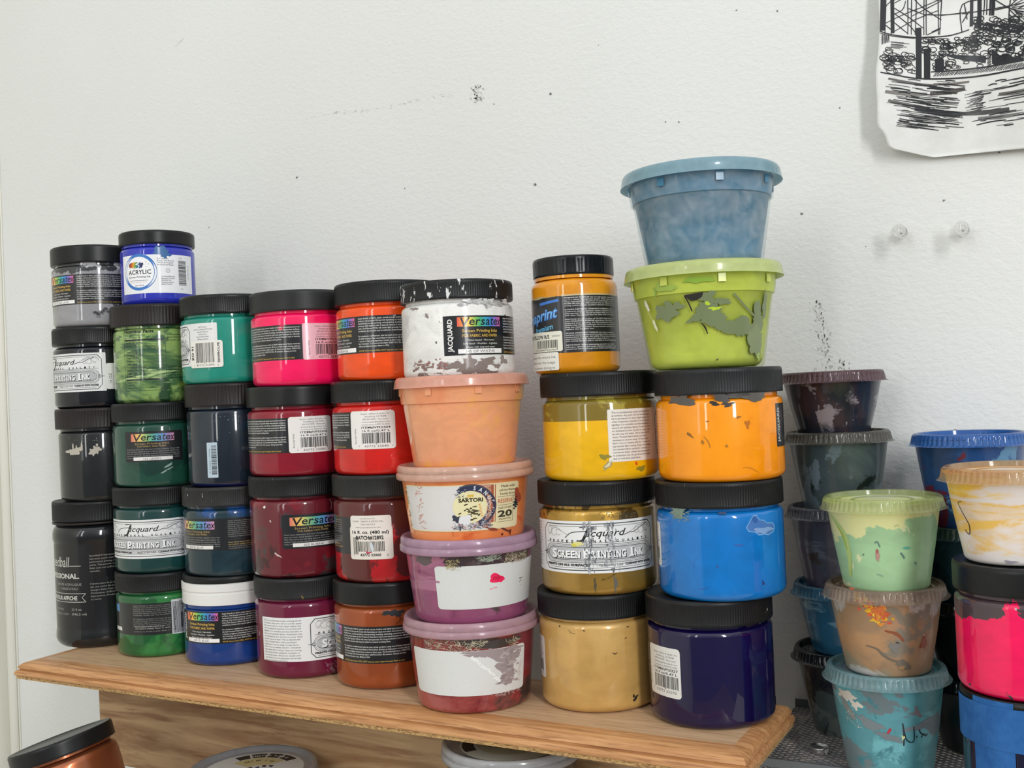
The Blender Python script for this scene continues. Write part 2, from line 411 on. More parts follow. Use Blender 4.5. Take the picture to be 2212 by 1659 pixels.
def slab(P, t, x, z, h, w, col, L):
    """slab lettering with small capitals: the first letter of each word is larger"""
    words = t.split(); tot = sum(1.35 + .95 * (len(k) - 1) for k in words) + .55 * (len(words) - 1); u = w / tot; cx = x
    for k in words:
        for i, ch in enumerate(k):
            hh = h if i == 0 else h * .78; ww = (1.22 if i == 0 else .84) * u
            if ch == 'I': ww *= .62; cx += .14 * u; P.rect(cx + .22 * ww, z - (0 if i else h * .06), cx + .78 * ww, z + (hh if i else h * .94), col, L=L); P.rect(cx - .06 * ww, z + hh * .86, cx + 1.06 * ww, z + (hh if i else h * .94), col, L=L)
            else: P.text(ch, cx, z + (0 if i else -h * .06), hh, col, w=ww, bold=.035, L=L)
            if ch in 'INTPRKEF':                       # slab feet
                for fx in ((.0, .42), (.58, 1.0)) if ch in 'NRK' else ((.0, .62),) if ch in 'PF' else ((.2, .8),) if ch == 'T' else ((-.1, 1.1),):
                    P.rect(cx + fx[0] * ww, z - (0 if i else h * .06), cx + fx[1] * ww, z + h * .11, col, L=L)
            cx += (1.35 if i == 0 else .95) * u - (.14 * u * 2 if ch == 'I' else 0)
        cx += .55 * u

def jacquard(P, z0=16.5, z1=55, left=True, right=None, dirt=False):
    """directions 0-45, framed name 45-143, then bar code from 143"""
    x0 = 0 if left else 45; P.rect(x0, z0, 172 if right else 146, z1, '#e6e7e6', .8)
    if left: P.para(JQ, 2.5, z1 - 3.2, 2.28, '#4a4b4d', 38, 1.35)
    a, b = 47.5, 142.0; G = '#4c5052'
    for k, w in ((0, .75), (1.7, .3)):
        q = [(a + k + 4, z1 - 2.2 - k), (b - k - 4, z1 - 2.2 - k), (b - k, z1 - 6.5 - k), (b - k, z0 + 6.5 + k), (b - k - 4, z0 + 2.2 + k), (a + k + 4, z0 + 2.2 + k), (a + k, z0 + 6.5 + k), (a + k, z1 - 6.5 - k), (a + k + 4, z1 - 2.2 - k)]
        if k: q = q[:3]
        P.stroke(q, w, G)
        if k: P.stroke([(a + k + 4, z0 + 2.2 + k), (b - k - 4, z0 + 2.2 + k)], w, G)
    m = (a + b) / 2
    # script name with its long swash
    L = P.lift()
    P.curve([(m - 25, z1 - 12.4), (m - 20, z1 - 8.6), (m - 11, z1 - 7.4), (m - 4, z1 - 7.6)], .55, BLK, L)
    P.text("J", m - 13.4, z1 - 12.6, 8.0, BLK, w=4.6, shear=.5, bold=.02, L=L); P.stroke([(m - 13, z1 - 4.6), (m - 5, z1 - 3.9)], .6, BLK, L)
    P.text("acquard", m - 9.6, z1 - 11.2, 5.2, BLK, w=29, shear=.45, bold=.01, L=L)
    P.curve([(m + 20, z1 - 11.0), (m + 24, z1 - 9.6), (m + 29, z1 - 9.2), (m + 36, z1 - 6), (m + 40, z1 - 5)], .5, BLK, L)
    for sgn in (-1, 1):                                # flourishes
        for (dx, dz, r) in ((40, -7.2, 2.6), (35.5, -7.8, 3.0), (31, -8.4, 2.0)):
            P.ring(m + sgn * dx, z1 + dz, r, r + .3, '#9a9d9e', 20, 330)
        P.curve([(m + sgn * 42, z1 - 10.6), (m + sgn * 34, z1 - 5.0), (m + sgn * 27, z1 - 8.0), (m + sgn * 22, z1 - 10.6)], .3, '#8a8d8e', L)
    t = "PROFESSIONAL QUALITY"; L = P.lift()
    for i, ch in enumerate(t):
        if ch != ' ': P.text(ch, m - 40 + i * 80 / 19, z1 - 15.6, 1.9, BLK, w=1.7, bold=.03, align='C', L=L)
    # rounded cartouche with rules
    zc = z1 - 23.6
    for (hx, hz, w, c) in ((45, 6.6, .35, G), (44, 5.6, .3, '#7d8082'), (42.5, 4.6, .45, G)):
        q = [(m - hx + 6, zc + hz), (m + hx - 6, zc + hz)] + [(m + hx - 6 + 6 * math.sin(t_ * math.pi / 8), zc + hz * math.cos(t_ * math.pi / 8)) for t_ in range(1, 9)] + [(m - hx + 6, zc - hz)] + [(m - hx + 6 - 6 * math.sin(t_ * math.pi / 8), zc - hz * math.cos(t_ * math.pi / 8)) for t_ in range(1, 9)]
        P.stroke(q, w, c)
    P.rect(m - 41.5, zc - 4.2, m + 41.5, zc + 4.2, '#b9bcbd', 4)
    slab(P, "SCREEN PRINTING INK", m - 37.3, zc - 3.6, 6.6, 76, '#2b2d2f', P.lift())
    slab(P, "SCREEN PRINTING INK", m - 38.0, zc - 3.0, 6.6, 76, '#f3f4f3', P.lift())
    L = P.lift()
    for sgn in (-1, 1):
        P.ring(m + sgn * 45, zc, 1.0, 1.5, G, 0, 360); P.stroke([(m + sgn * 46, zc), (m + sgn * 49.5, zc)], .5, G, L); P.stroke([(m - 44, zc - sgn * 7.9), (m + 44, zc - sgn * 7.9)], .25, G, L)
    P.text("PRINTS ON ALL SURFACES", m - 44, z0 + 5.2, 1.7, BLK, w=38, bold=.04, L=L)
    P.text("Made in the USA", m, z0 + 5.0, 1.7, '#3c3f41', w=18, shear=.4, align='L', L=L)
    P.text("CLEAN-UP WITH WATER", m + 44, z0 + 5.2, 1.7, BLK, w=24, bold=.04, align='R', L=L)
    if right:
        L = P.lift()
        for i, t in enumerate(("#122 Turquoise", "Non-Toxic. Conforms ASTM D-4236", "jacquardproducts.com", "Manufactured by", "Rupert, Gibbon & Spider", "Healdsburg, California")):
            P.text(t, 158, z1 - 4 - i * 2.2, 1.15, '#55585a', align='C', L=L)

def curl_text(P, t, cx, cz, r, a0, a1, size, col, bold=.03):
    L = P.lift()
    for i, ch in enumerate(t):
        a = a0 + (a1 - a0) * i / max(1, len(t) - 1)
        if ch != ' ': P.text(ch, cx + r * math.cos(math.radians(a)), cz + r * math.sin(math.radians(a)), size, col, bold=bold, rot=a - 90, align='C', L=L)

# ---------------------------------------------------------------- containers
_mesh = {}
def lid_ribbed(parent, R, z0, z1, mat, ribs=150, name='lid', chamf=.0012, depth=.011):
    key = ('lid', round(R, 5), round(z1 - z0, 5), ribs, chamf)
    h = z1 - z0
    if key not in _mesh:
        b = MB(); seg = max(96, ribs * 4)
        prof = [(R - .0025, 0), (R - .0003, 0), (R, .0006), (R, .0016), (R, .0022), (R, h - .003), (R, h - .0024), (R - chamf * .3, h - chamf * .6), (R - chamf, h), (R - .005, h), (R - .006, h - .0006), (.001, h - .0006)]
        b.lathe(prof, seg, rf=(lambda i, t: (1 - depth * .5 if t % 4 in (0, 1) else 1) if ribs and 4 <= i <= 5 else 1), close_bottom=True, close_top=True)
        o = b.build(name, mat, parent); _mesh[key] = o.data; sharpen(o, 40)
    else:
        o = bpy.data.objects.new(name, _mesh[key].copy()); COL.objects.link(o); o.parent = parent
        o.data.materials[0] = mat
    o.location = (0, 0, z0)
    return o

def face_cam(X, Y): return math.atan2(-X, Y)
R16 = .0445
JG = 'screen printing ink jars stacked on the shelf'
def jar(label, X, Y, zb, zt, mat, R=R16, lid=LID, lid_h=.0175, ribs=150, draw=(), spots=None, neck=.0035, lidR=None, group=None, cat='ink jar', name='ink_jar', shoulder=.004, base_r=.006, jit=0.0, tilt=None, lid_kind='ribbed', body_slope=0.0, lid_label=None, body_label=None):
    root = thing(name, label, cat, (X, Y, Z0 + zb), face_cam(X, Y) + jit, group or JG, tilt)
    H = zt - zb; bt = H - lid_h - .0012; rn = R - neck
    b = MB()
    prof = [(R - base_r - .004, .0012), (R - base_r - .002, .0002), (R - base_r, 0)]
    for k in range(1, 7):
        a = k * math.pi / 12; prof.append((R - base_r + base_r * math.sin(a) - (body_slope if k < 9 else 0), base_r - base_r * math.cos(a)))
    prof += [(R - body_slope * .5, bt * .5)]
    s = shoulder
    for k in range(0, 7):
        a = k * math.pi / 12; prof.append((R - s + s * math.cos(a), bt - .0015 - s + s * math.sin(a)))
    prof += [(rn, bt - .0012), (rn, H - .004), (rn - .002, H - .003)]
    b.lathe(prof, 128, 0, close_top=True)
    if spots:
        P = Print(cyl(R * 1000), b, 1); spots(P)
    o = b.build('body', [mat, M_DRIED], root); sharpen(o, 50)
    if body_label: o['label'] = body_label
    lr = lidR or R + .0006
    if lid_kind == 'white_band':
        w = MB(); h = .0265
        w.lathe([(lr - .002, 0), (lr, .0008), (lr, .0105), (lr - .0006, .0112), (lr - .0006, .0122), (lr + .0004, .013), (lr + .0004, .0195), (lr - .001, .0203), (lr - .004, .0203)], 128, close_top=True)
        ring = w.build('lid_band', M_WHITEPL, root); ring.location = (0, 0, H - h); ring['label'] = 'white screw band under the black cap'; sharpen(ring)
        l = lid_ribbed(root, lr - .0005, H - .0062, H, lid, 0)
    else:
        l = lid_ribbed(root, lr, H - lid_h, H, lid, ribs if lid_kind == 'ribbed' else 0)
    if lid_label: l['label'] = lid_label
    for d in draw:
        # d = (part name, phi of the left edge in degrees, function, material, label)
        P = Print(cyl(R * 1000, 0, 0, d[1])); d[2](P)
        q = P.mb.build(d[0], d[3] if len(d) > 3 and d[3] else M_LAM, root)
        if len(d) > 4: q['label'] = d[4]
    return root

def tub_lid(root, r, z, h, mat, recess=.0035, kind='round'):
    b = MB()
    if kind == 'round':
        prof = [(r - .0035, 0), (r - .0008, .0002), (r, .0012), (r - .0002, h * .42), (r - .0012, h * .48), (r - .0008, h * .55), (r - .001, h - .0018), (r - .002, h - .0004), (r - .0032, h), (r - .0052, h - .0004), (r - .0066, h - recess), (r - .0075, h - recess - .0006), (.002, h - recess - .0006)]
    else:   # thin flared skirt of a deli container
        prof = [(r + .0004, 0), (r, .0008), (r - .0006, h * .5), (r - .0012, h - .002), (r - .0024, h - .0003), (r - .0036, h), (r - .0056, h - .0006), (r - .0066, h - recess), (.002, h - recess - .0004)]
    b.lathe(prof, 144, close_bottom=False, close_top=True)
    o = b.build('lid', mat, root); o.location = (0, 0, z); sharpen(o, 55)
    return o

def tub(label, X, Y, zb, zt, rb, rt, rl, lid_h, paint_m, lid_m, shell=None, ledge=False, draw=(), spots=None, lid_kind='round', group=None, jit=0, inset=.0016, body_label=None):
    root = thing('paint_tub', label, 'tub of ink', (X, Y, Z0 + zb), face_cam(X, Y) + jit, group or 'plastic food tubs reused for ink')
    H = zt - zb; top = H - lid_h + .002
    def prof(off, r0=.004):
        p = [(rb - r0 - .003 - off, .0012 + off), (rb - r0 - off, 0.0002 + off)]
        for k in range(1, 7):
            a = k * math.pi / 12; p.append((rb - r0 - off + r0 * math.sin(a), off + r0 - r0 * math.cos(a)))
        if ledge:
            zl = top - .0145; rl_ = rb + (rt - rb) * zl / top
            p += [(rl_ - .0012 - off, zl), (rl_ + .0004 - off, zl + .0006), (rt - off, top)]
        else: p += [(rb + (rt - rb) * .5 - off, top * .5), (rb + (rt - rb) * (top - .002) / top - off, top - .002), (rt + .0012 - off, top)]
        return p
    if shell:
        b = MB(); b.lathe(prof(inset, .008), 128, 0, close_top=True)
        f = b.build('ink_fill', paint_m, root); sharpen(f, 60)
        b = MB(); b.lathe(prof(0), 128, 0)
        if spots: spots(Print(cyl(rb * 1000, (rt - rb) / top, 0), b, 1))
        o = b.build('tub_wall', [shell, M_DRIED], root); sharpen(o, 60)
    else:
        b = MB(); b.lathe(prof(0), 128, 0, close_top=True)
        if spots: spots(Print(cyl(rb * 1000, (rt - rb) / top, 0), b, 1))
        o = b.build('body', [paint_m, M_DRIED], root); sharpen(o, 60)
    if ledge:                                    # small square stops under the rim
        for k in range(8):
            a = k * math.pi / 4 + .25; w = MB()
            w.box((-.0026, -.0002, 0), (.0026, .0004, .0058)); tb = w.build('rim_stop', paint_m, root)
            tb.location = (rt * .998 * math.sin(a), -rt * .998 * math.cos(a), top - .008); tb.rotation_euler = (0, 0, a)
    tub_lid(root, rl, H - lid_h, lid_h, lid_m, kind=lid_kind)
    for d in draw:
        P = Print(cyl(rb * 1000, (rt - rb) / top, 0, d[1])); d[2](P)
        q = P.mb.build(d[0], d[3] if len(d) > 3 and d[3] else M_PAPER, root)
        if len(d) > 4: q['label'] = d[4]
    return root

def cup(label, X, Y, zb, zt, paint_m, lid_m, rb=.0285, rt=.0375, rl=.0412, jit=0, spots=None, group=None, tilt=None, lid_tag=None):
    """portion cup: smooth tapered wall, snap lid with a crimped flared skirt"""
    root = thing('portion_cup', label, 'cup of ink', (X, Y, Z0 + zb), face_cam(X, Y) + jit, group or 'lidded portion cups on the wire basket', tilt)
    H = zt - zb; top = H - .0025
    b = MB(); p = [(rb - .007, .001), (rb - .0035, .0002)]
    for k in range(1, 7):
        a = k * math.pi / 12; p.append((rb - .0035 + .0035 * math.sin(a), .0035 - .0035 * math.cos(a)))
    p += [(rb + (rt - rb) * .5, top * .5), (rb + (rt - rb) * (top - .002) / top, top - .002), (rt + .0012, top - .001)]
    b.lathe(p, 112, 0, close_top=True)
    if spots: spots(Print(cyl(rb * 1000, (rt - rb) / top, 0), b, 1))
    o = b.build('cup_body', [paint_m, M_DRIED], root); sharpen(o, 60)
    b = MB(); h = .0085; r = rl; T = 64
    prof = [(r + .0008, 0), (r, .0005), (r - .0010, .0012), (r - .0022, h - .0022), (r - .0026, h - .0012), (r - .0036, h - .0002), (r - .0048, h), (r - .0062, h - .0004), (r - .0072, h - .0034), (r - .010, h - .0036), (r - .0105, h - .0030), (r - .0125, h - .0030), (r - .013, h - .0036), (r - .020, h - .0036), (r - .0205, h - .0031), (r - .0225, h - .0031), (r - .023, h - .0036), (.002, h - .0036)]
    b.lathe(prof, T * 6, 0, rf=lambda i, t: (1 - .016 * (1 if t % 6 in (0, 1) else .45 if t % 6 in (2, 5) else 0)) if 2 <= i <= 3 else 1, close_bottom=False, close_top=True)
    l = b.build('lid', lid_m, root); l.location = (0, 0, H - h); sharpen(l, 50)
    if lid_tag: l['label'] = lid_tag
    return root

mw, tw_, bw = nt('white_plastic'); bw.inputs['Base Color'].default_value = (*lin('#e4e4e0'), 1); setp(bw, rough=.4, coat=.2); M_WHITEPL = mw

# ---------------------------------------------------------------- the room
m, t, b = nt('wall_paint'); tc = t.nodes.new('ShaderNodeTexCoord').outputs['Object']
c = mixc(t, ramp(t, noise(t, tc, 2.2, 3), .3, .7), lin('#e3e4e0'), lin('#e9ebe9'))
t.links.new(c, b.inputs['Base Color']); setp(b, rough=.6, spec=.25)
bump(t, b, noise(t, tc, 190, 5, .6, .2, (0, 0, 0), (1, 1, 1.5)), .38, .0016); M_WALL = m
m, t, b = nt('left_wall_paint'); b.inputs['Base Color'].default_value = (*lin('#e7e6da'), 1); setp(b, rough=.5, spec=.3); M_WALL2 = m
m, t, b = nt('floor_boards'); tc = t.nodes.new('ShaderNodeTexCoord').outputs['Object']
t.links.new(mixc(t, noise(t, tc, 3, 5, .6, .5, sc=(1, 8, 1)), lin('#8d7a66'), lin('#a58f78')), b.inputs['Base Color']); setp(b, rough=.5); M_FLOOR = m
WY = .865
def struct(name, mb, mat):
    o = mb.build(name, mat); o['kind'] = 'structure'; return o
w = MB(); w.box((-1.235, WY, 0), (2.6, WY + .1, 2.9)); wall = struct('wall_back', w, M_WALL)
w = MB(); w.box((-1.335, -2.6, 0), (-1.235, WY + .1, 2.9)); struct('wall_left', w, M_WALL2)
w = MB(); w.box((-1.335, -2.6, -.08), (2.6, WY + .1, 0)); struct('floor', w, M_FLOOR)
# corner bead between the two walls
w = MB(); w.bar((-1.229, WY - .004, .0), (-1.213, WY - .004, 2.9), .006, 10); w.bar((-1.2225, WY - .001, 0), (-1.2065, WY - .001, 2.9), .0012, 8); struct('trim_1', w, M_WALL2)

# marks on the wall: nail holes, pencil scuffs, a rubbed streak (mm in the wall plane)
def wallfn(s, z, L): return (s / 1000, WY - L, Z0 + z / 1000)
P = Print(wallfn); rnd = random.Random(4)
holes = [(-422, 510, 1.3), (-482, 511, .7), (-442, 429, 1.4), (-588, 445, .7), (-725, 475, 1.3), (-312, 466, .7), (-300, 464, .8), (-245, 549, .7), (-165, 453, .7), (-91, 369, .9), (-51, 400, .8), (-199, 372, 1.1), (-91, 192, 1.5), (-211, 541, .8), (-854, 437, .7), (-60, 545, .9), (-372, 545, .4), (-690, 300, .6), (-258, 380, .5), (-1120, 60, 1.0), (-150, 340, .4)]
L = P.lift()
for x, z, r in holes:
    P.blob(x, z, r * 1.15, r * 1.15, '#a9a9a6', int(abs(x)), .6, 12, L=L); P.blob(x, z, r * .5, r * .55, '#3c3d3f', int(abs(x)) + 1, .5, 10, L=L + 2e-5)
L = P.lift()
for k in range(70):                              # rubbed smudge near the top middle
    P.blob(-500 + rnd.gauss(0, 2.6) + (rnd.random() - .5) * 4, 524 + rnd.uniform(-8, 8), rnd.uniform(.2, .9), rnd.uniform(.3, 1.4), rnd.choice(('#c4c5c2', '#b6b7b4', '#cfcfcc')), k, .8, 9, rot=rnd.random(), L=L)
for k in range(90):                              # long faint pencil scrape
    f = rnd.random() ** .8; x = -712 + f * 184; z = 535 - 8 * f + 1.5 * math.sin(f * 9) + rnd.gauss(0, .9)
    P.blob(x, z, rnd.uniform(.3, 1.4), rnd.uniform(.15, .45), rnd.choice(('#cfd0cd', '#c4c5c2', '#d2d2cf')), k, .8, 8, rot=rnd.uniform(-.4, .9), L=L)
for k in range(150):                             # grey rubbed streak above the plum cup
    f = rnd.random(); z = 300 - 62 * f
    P.blob(-190 + 7 * f + rnd.gauss(0, 2.2 + 1.8 * f), z, rnd.uniform(.2, .7), rnd.uniform(.3, 1.5), rnd.choice(('#c9c9c4', '#d2d2cd', '#bdbdb8', '#d8d8d3')), k, .8, 8, rot=rnd.uniform(-.6, .6), L=L)
for k in range(16): P.blob(-172 + rnd.gauss(0, 2), 247 + rnd.gauss(0, 2.2), .7, .8, '#b3b3ae', k, .8, 8, L=L)
for a, b_ in (((-895, 648), (-882, 653)), ((-888, 652), (-880, 655))): P.stroke([a, b_], .3, '#bdbdba', L)
q = P.mb.build('scuff_marks', M_PAPER, wall); q['label'] = 'nail holes and grey scuffs on the wall'

# ---------------------------------------------------------------- ink drawing pinned on the wall
root = thing('ink_drawing', 'black ink drawing on torn white paper hung on the wall, at the top right', 'drawing', (0, WY, Z0 + .40))
def PX(x, y):                                    # drawing units -> mm on the sheet
    u = 1880 + x / 4.608; v = y / 4.608
    return (-128 + .326 * (u - 1908) - .0175 * v, 132 - .361 * v - .05 * (u - 1908))
def sheet(s, z, L):
    k = max(0, -(s + 100)) / 34
    return (s / 1000, -.009 - .006 * math.sin(s / 34 + .6) - .005 * k - .003 * math.sin(z / 40) - L, z / 1000)
edge = [PX(*p) for p in ((112, -700), (112, 0), (115, 130), (128, 300), (118, 560), (95, 780), (98, 900), (110, 1100), (108, 1305), (150, 1340), (190, 1400), (218, 1515), (340, 1530), (500, 1560), (640, 1583), (770, 1580), (950, 1555), (1130, 1525), (1330, 1507), (1530, 1500), (2300, 1470), (2300, -700))]
b = MB()
# sheet surface: rows filled between the torn outline
xs0, xs1 = -150, 70; zs0 = min(p[1] for p in edge); 
def inside_rows(poly, step=3.0):
    z = min(p[1] for p in poly) + .01; rows = []
    zmax = max(p[1] for p in poly)
    while z < zmax:
        xs = []
        for i in range(len(poly)):
            (xa, za), (xb, zb) = poly[i], poly[(i + 1) % len(poly)]
            if (za - z) * (zb - z) < 0: xs.append(xa + (xb - xa) * (z - za) / (zb - za))
        if len(xs) >= 2: rows.append((z, min(xs), max(xs)))
        z += step if rows and len(rows) > 12 else .5
    return rows
rows = inside_rows(edge); N = 60; vs = []; fs = []
for z, xa, xb in rows:
    for i in range(N + 1): vs.append(sheet(xa + (xb - xa) * i / N, z, 0))
for r in range(len(rows) - 1):
    for i in range(N): a = r * (N + 1) + i; fs.append((a, a + 1, a + N + 2, a + N + 1))
b.add(vs, fs, 0, lin('#e4e5e2'))
m, t, bb = nt('drawing_paper'); a_ = t.nodes.new('ShaderNodeVertexColor'); a_.layer_name = 'Col'; tc = t.nodes.new('ShaderNodeTexCoord').outputs['Object']
t.links.new(mixc(t, ramp(t, noise(t, tc, 60, 4), .35, .7), lin('#e6e7e4'), lin('#dcddd9')), bb.inputs['Base Color']); setp(bb, rough=.8, spec=.2)
bump(t, bb, noise(t, tc, 30, 4), .5, .003); M_SHEET = m
sh = b.build('sheet', M_SHEET, root); sh.modifiers.new('s', 'SOLIDIFY').thickness = .0003
P = Print(sheet); INK = '#1d1f24'; rnd = random.Random(7); Lk = P.lift() + 2e-4; G1 = P.lift() + 1.2e-4
def ln(pts, w=8, col=INK, L=None, j=3):
    q = [(x + rnd.uniform(-j, j), y + rnd.uniform(-j, j)) for x, y in pts]
    P.curve([PX(*p) for p in q], w * .0774, col, L or Lk, .25, 4)
def thick(x0, y0, x1, y1, w, col=INK): P.stroke([PX(x0, y0), PX((x0 + x1) / 2 + 2, (y0 + y1) / 2), PX(x1, y1)], w * .0774, col, Lk)
thick(158, -600, 155, 362, 46); thick(225, -600, 258, 385, 34)
for (x0, x1) in ((185, 185), (250, 245), (400, 405), (440, 440), (488, 480), (560, 565), (580, 590), (735, 720), (700, 712)): ln([(x0, -600), (x0, 0), ((x0 + x1) / 2, 200), (x1, 395)], 9)
for seg in (((250, 90), (480, -40)), ((250, 120), (400, 210), (560, 330)), ((180, 290), (400, 180), (735, 40)), ((430, 0), (550, 120), (735, 250)), ((270, 370), (480, 240), (700, 160)), ((180, 300), (270, 370)), ((640, 370), (735, 330)), ((250, 260), (400, 380)), ((440, 210), (560, 150), (735, 60)), ((590, 395), (730, 340)), ((180, 130), (250, 60), (400, 20)), ((260, 180), (420, 300), (480, 370)), ((560, 190), (735, 205), (930, 200)), ((730, 210), (940, 190), (1050, 190)), ((560, 30), (740, 60)), ((600, -10), (700, 10)), ((380, 60), (350, 150), (250, 200)), ((400, 130), (560, 190))): ln(seg, 9)
for k in range(14): ln([(190 + rnd.random() * 500, -30 - k * 40), (250 + rnd.random() * 480, -90 - k * 40)], 8)
# railing, deck line and posts
ln([(130, 365), (250, 400), (480, 425), (600, 420), (800, 410), (930, 385), (1010, 360)], 13); ln([(130, 385), (250, 412), (480, 432)], 7)
thick(510, 325, 518, 830, 52); thick(595, 530, 600, 830, 58); thick(718, 630, 718, 755, 74)
for x in (765, 785): ln([(x, 640), (x - 4, 750)], 8)
thick(1035, -500, 1032, 330, 30); thick(1100, -500, 1112, 330, 38); thick(1185, -300, 1180, 230, 9); thick(1160, 60, 1150, 230, 9)
for seg in (((940, 380), (942, 110), (1240, 75)), ((1240, 75), (1390, 180), (1530, 240)), ((940, 200), (1240, 180), (1530, 150)), ((1390, 180), (1530, 60)), ((1400, 200), (1530, 330), (1700, 430)), ((1440, -200), (1400, 180), (1395, 330)), ((1250, -100), (1260, 180)), ((1430, 120), (1700, -20)), ((960, 110), (990, 260)), ((945, 290), (1010, 180)), ((1240, 190), (1400, 170)), ((1480, 200), (1700, 120)), ((1390, 240), (1700, 560))): ln(seg, 11)
for k in range(8): ln([(1410 + k * 6, 170 + k * 8), (1700, 40 + k * 60)], 8)
for k in range(9): ln([(1215 + k * 5, -100), (1205 + k * 6, 240)], 6)
# scribbled bushes
def scrib(x0, y0, x1, y1, n, r, w=7):
    for k in range(n):
        cx = rnd.uniform(x0, x1); cy = rnd.uniform(y0, y1); a = rnd.random() * 6; rr = r * rnd.uniform(.5, 1.2)
        ln([(cx + rr * math.cos(a + i * 1.3) * (1 + .15 * i), cy + rr * .8 * math.sin(a + i * 1.3)) for i in range(6)], w, j=2)
scrib(180, 540, 240, 740, 12, 28); scrib(220, 590, 480, 770, 34, 34); scrib(560, 440, 1180, 560, 60, 30, 8); scrib(640, 560, 1180, 740, 42, 30); scrib(1050, 260, 1530, 520, 70, 32, 10); scrib(1240, 500, 1900, 690, 60, 30, 12); scrib(1530, 300, 2200, 700, 60, 40, 12)
for k in range(11): ln([(1060 + rnd.random() * 300, 300 + rnd.random() * 60), (1300 + rnd.random() * 230, 330 + rnd.random() * 140)], 14)
P.poly([PX(*p) for p in ((740, 585), (900, 600), (1175, 625), (1175, 690), (1000, 660), (860, 630))], '#34373c', Lk)
P.poly([PX(*p) for p in ((1230, 560), (1300, 640), (1530, 660), (1530, 690), (1260, 715), (1235, 700))], INK, Lk)
ln([(640, 760), (900, 745), (1180, 725), (1530, 690)], 14); ln([(140, 775), (300, 800), (500, 825), (900, 825), (1200, 800), (1530, 760), (2200, 700)], 16)
for k in range(52): x = 660 + k * 17; ln([(x, 805 - (x - 660) * .06), (x + 38, 757 - (x - 660) * .06)], 7)
for k in range(14): y = 580 + k * 11; ln([(1190, y + 18), (1225, y - 10)], 6)
for k in range(9): ln([(150 + k * 9, 400), (152 + k * 9, 500 - k * 3)], 5)
for k in range(7): ln([(240, 470 + k * 10), (330 + rnd.random() * 100, 478 + k * 10)], 5)
# water: long horizontal strokes and grey washes
for (x0, y0, x1, y1, w, c) in ((220, 835, 660, 890, 26, '#63605e'), (660, 880, 1015, 860, 26, '#76706a'), (190, 965, 600, 975, 40, '#7c7974'), (630, 970, 975, 925, 46, '#55514e'), (220, 1050, 560, 1100, 34, '#6b6864'), (480, 1120, 930, 1175, 50, '#3d3f42'), (930, 1165, 1400, 1130, 44, '#4b4a49'), (1300, 990, 1560, 960, 40, '#6b6964'), (1100, 1210, 1500, 1180, 38, '#777')): 
    c = '#777777' if c == '#777' else c; P.curve([PX(x0, y0), PX((x0 + x1) / 2, (y0 + y1) / 2 + 8), PX(x1, y1)], w * .0774, c, G1, .3)
for k in range(170):
    y = rnd.uniform(835, 1300); x = rnd.uniform(170, 800) if rnd.random() < .66 else rnd.uniform(980, 1800); l = rnd.uniform(60, 380)
    if y > 1100 and x < 300: x += 120
    if 860 < x + l and x < 980: l = max(40, rnd.uniform(820, 990) - x)
    sl = .09 if x < 900 else -.14
    ln([(x, y), (x + l * .5, y + l * sl * .5 + rnd.uniform(-6, 6)), (x + l, y + l * sl)], rnd.choice((5, 6, 8, 12)), j=2)
for k in range(14):
    y = 970 + k * 14; ln([(960 + rnd.random() * 90, y), (1120 + rnd.random() * 60, y - 22 - rnd.random() * 12), (1030 + rnd.random() * 60, y + 6)], 5)
ink = P.mb.build('ink_lines', M_PAPER, root); ink['label'] = 'black pen lines and grey washes'

# ---------------------------------------------------------------- clear push pins
m, t, bb = nt('clear_pin_plastic'); bb.inputs['Base Color'].default_value = (.93, .93, .9, 1); setp(bb, trans=.85, rough=.08, ior=1.49); M_PIN = m
m, t, bb = nt('steel'); bb.inputs['Base Color'].default_value = (.6, .6, .6, 1); setp(bb, metal=1, rough=.3); M_STEEL = m
for x, z, lb in ((-.122, .347, 'clear plastic push pin in the bare wall, the one farther from the drawing side edge'), (-.078, .344, 'clear plastic push pin in the bare wall, the one nearer the right')):
    lb = 'clear plastic push pin in the wall, left one of the pair' if x < -.1 else 'clear plastic push pin in the wall, right one of the pair'
    root = thing('push_pin', lb, 'push pin', (x, WY, Z0 + z), 0, 'push pins on the wall')
    b = MB(); b.lathe([(.003, .0055), (.0046, .0062), (.0048, .0074), (.0024, .009), (.0021, .0135), (.003, .0165), (.0049, .0178), (.0053, .019), (.0050, .0202), (.0040, .0208)], 32, close_top=True)
    o = b.build('pin_head', M_PIN, root); o.rotation_euler = (math.pi / 2, 0, 0)
    b = MB(); b.bar((0, .004, 0), (0, -.0065, 0), .0006, 8); b.build('needle', M_STEEL, root)

# ---------------------------------------------------------------- wooden shelf
def wood(name, c1, c2, c3, axis_sc=(1.2, 22, 22), scale=9, rough=.5, knots=False, coat=0.0):
    m, t, b = nt(name); tc = t.nodes.new('ShaderNodeTexCoord').outputs['Object']; SEED[0] += 1
    f = noise(t, tc, scale, 6, .6, .8, (SEED[0], 0, 0), axis_sc)
    c = mixc(t, ramp(t, f, .40, .60), lin(c1), lin(c2))
    f2 = noise(t, tc, scale * 2.5, 4, .6, .4, (3, SEED[0], 0), axis_sc)
    c = mixc(t, mathn(t, 'MULTIPLY', ramp(t, f2, .53, .66), .65), c, lin(c3))
    if knots:
        f3 = noise(t, tc, 24, 1, .5, 0, (0, 0, 4), (.9, .5, .5))
        c = mixc(t, mathn(t, 'MULTIPLY', ramp(t, f3, .70, .71), .7), c, lin('#9a6040'))
    t.links.new(c, b.inputs['Base Color']); setp(b, rough=rough, coat=coat, coatr=.2, spec=.35)
    bump(t, b, f2, .2, .001)
    return m
M_TOP = wood('oak_board', '#ccab88', '#bd9a76', '#9a7856')
M_EDGE = wood('moulded_edge', '#cd9a68', '#b37f50', '#8a5634', knots=True, coat=.15)
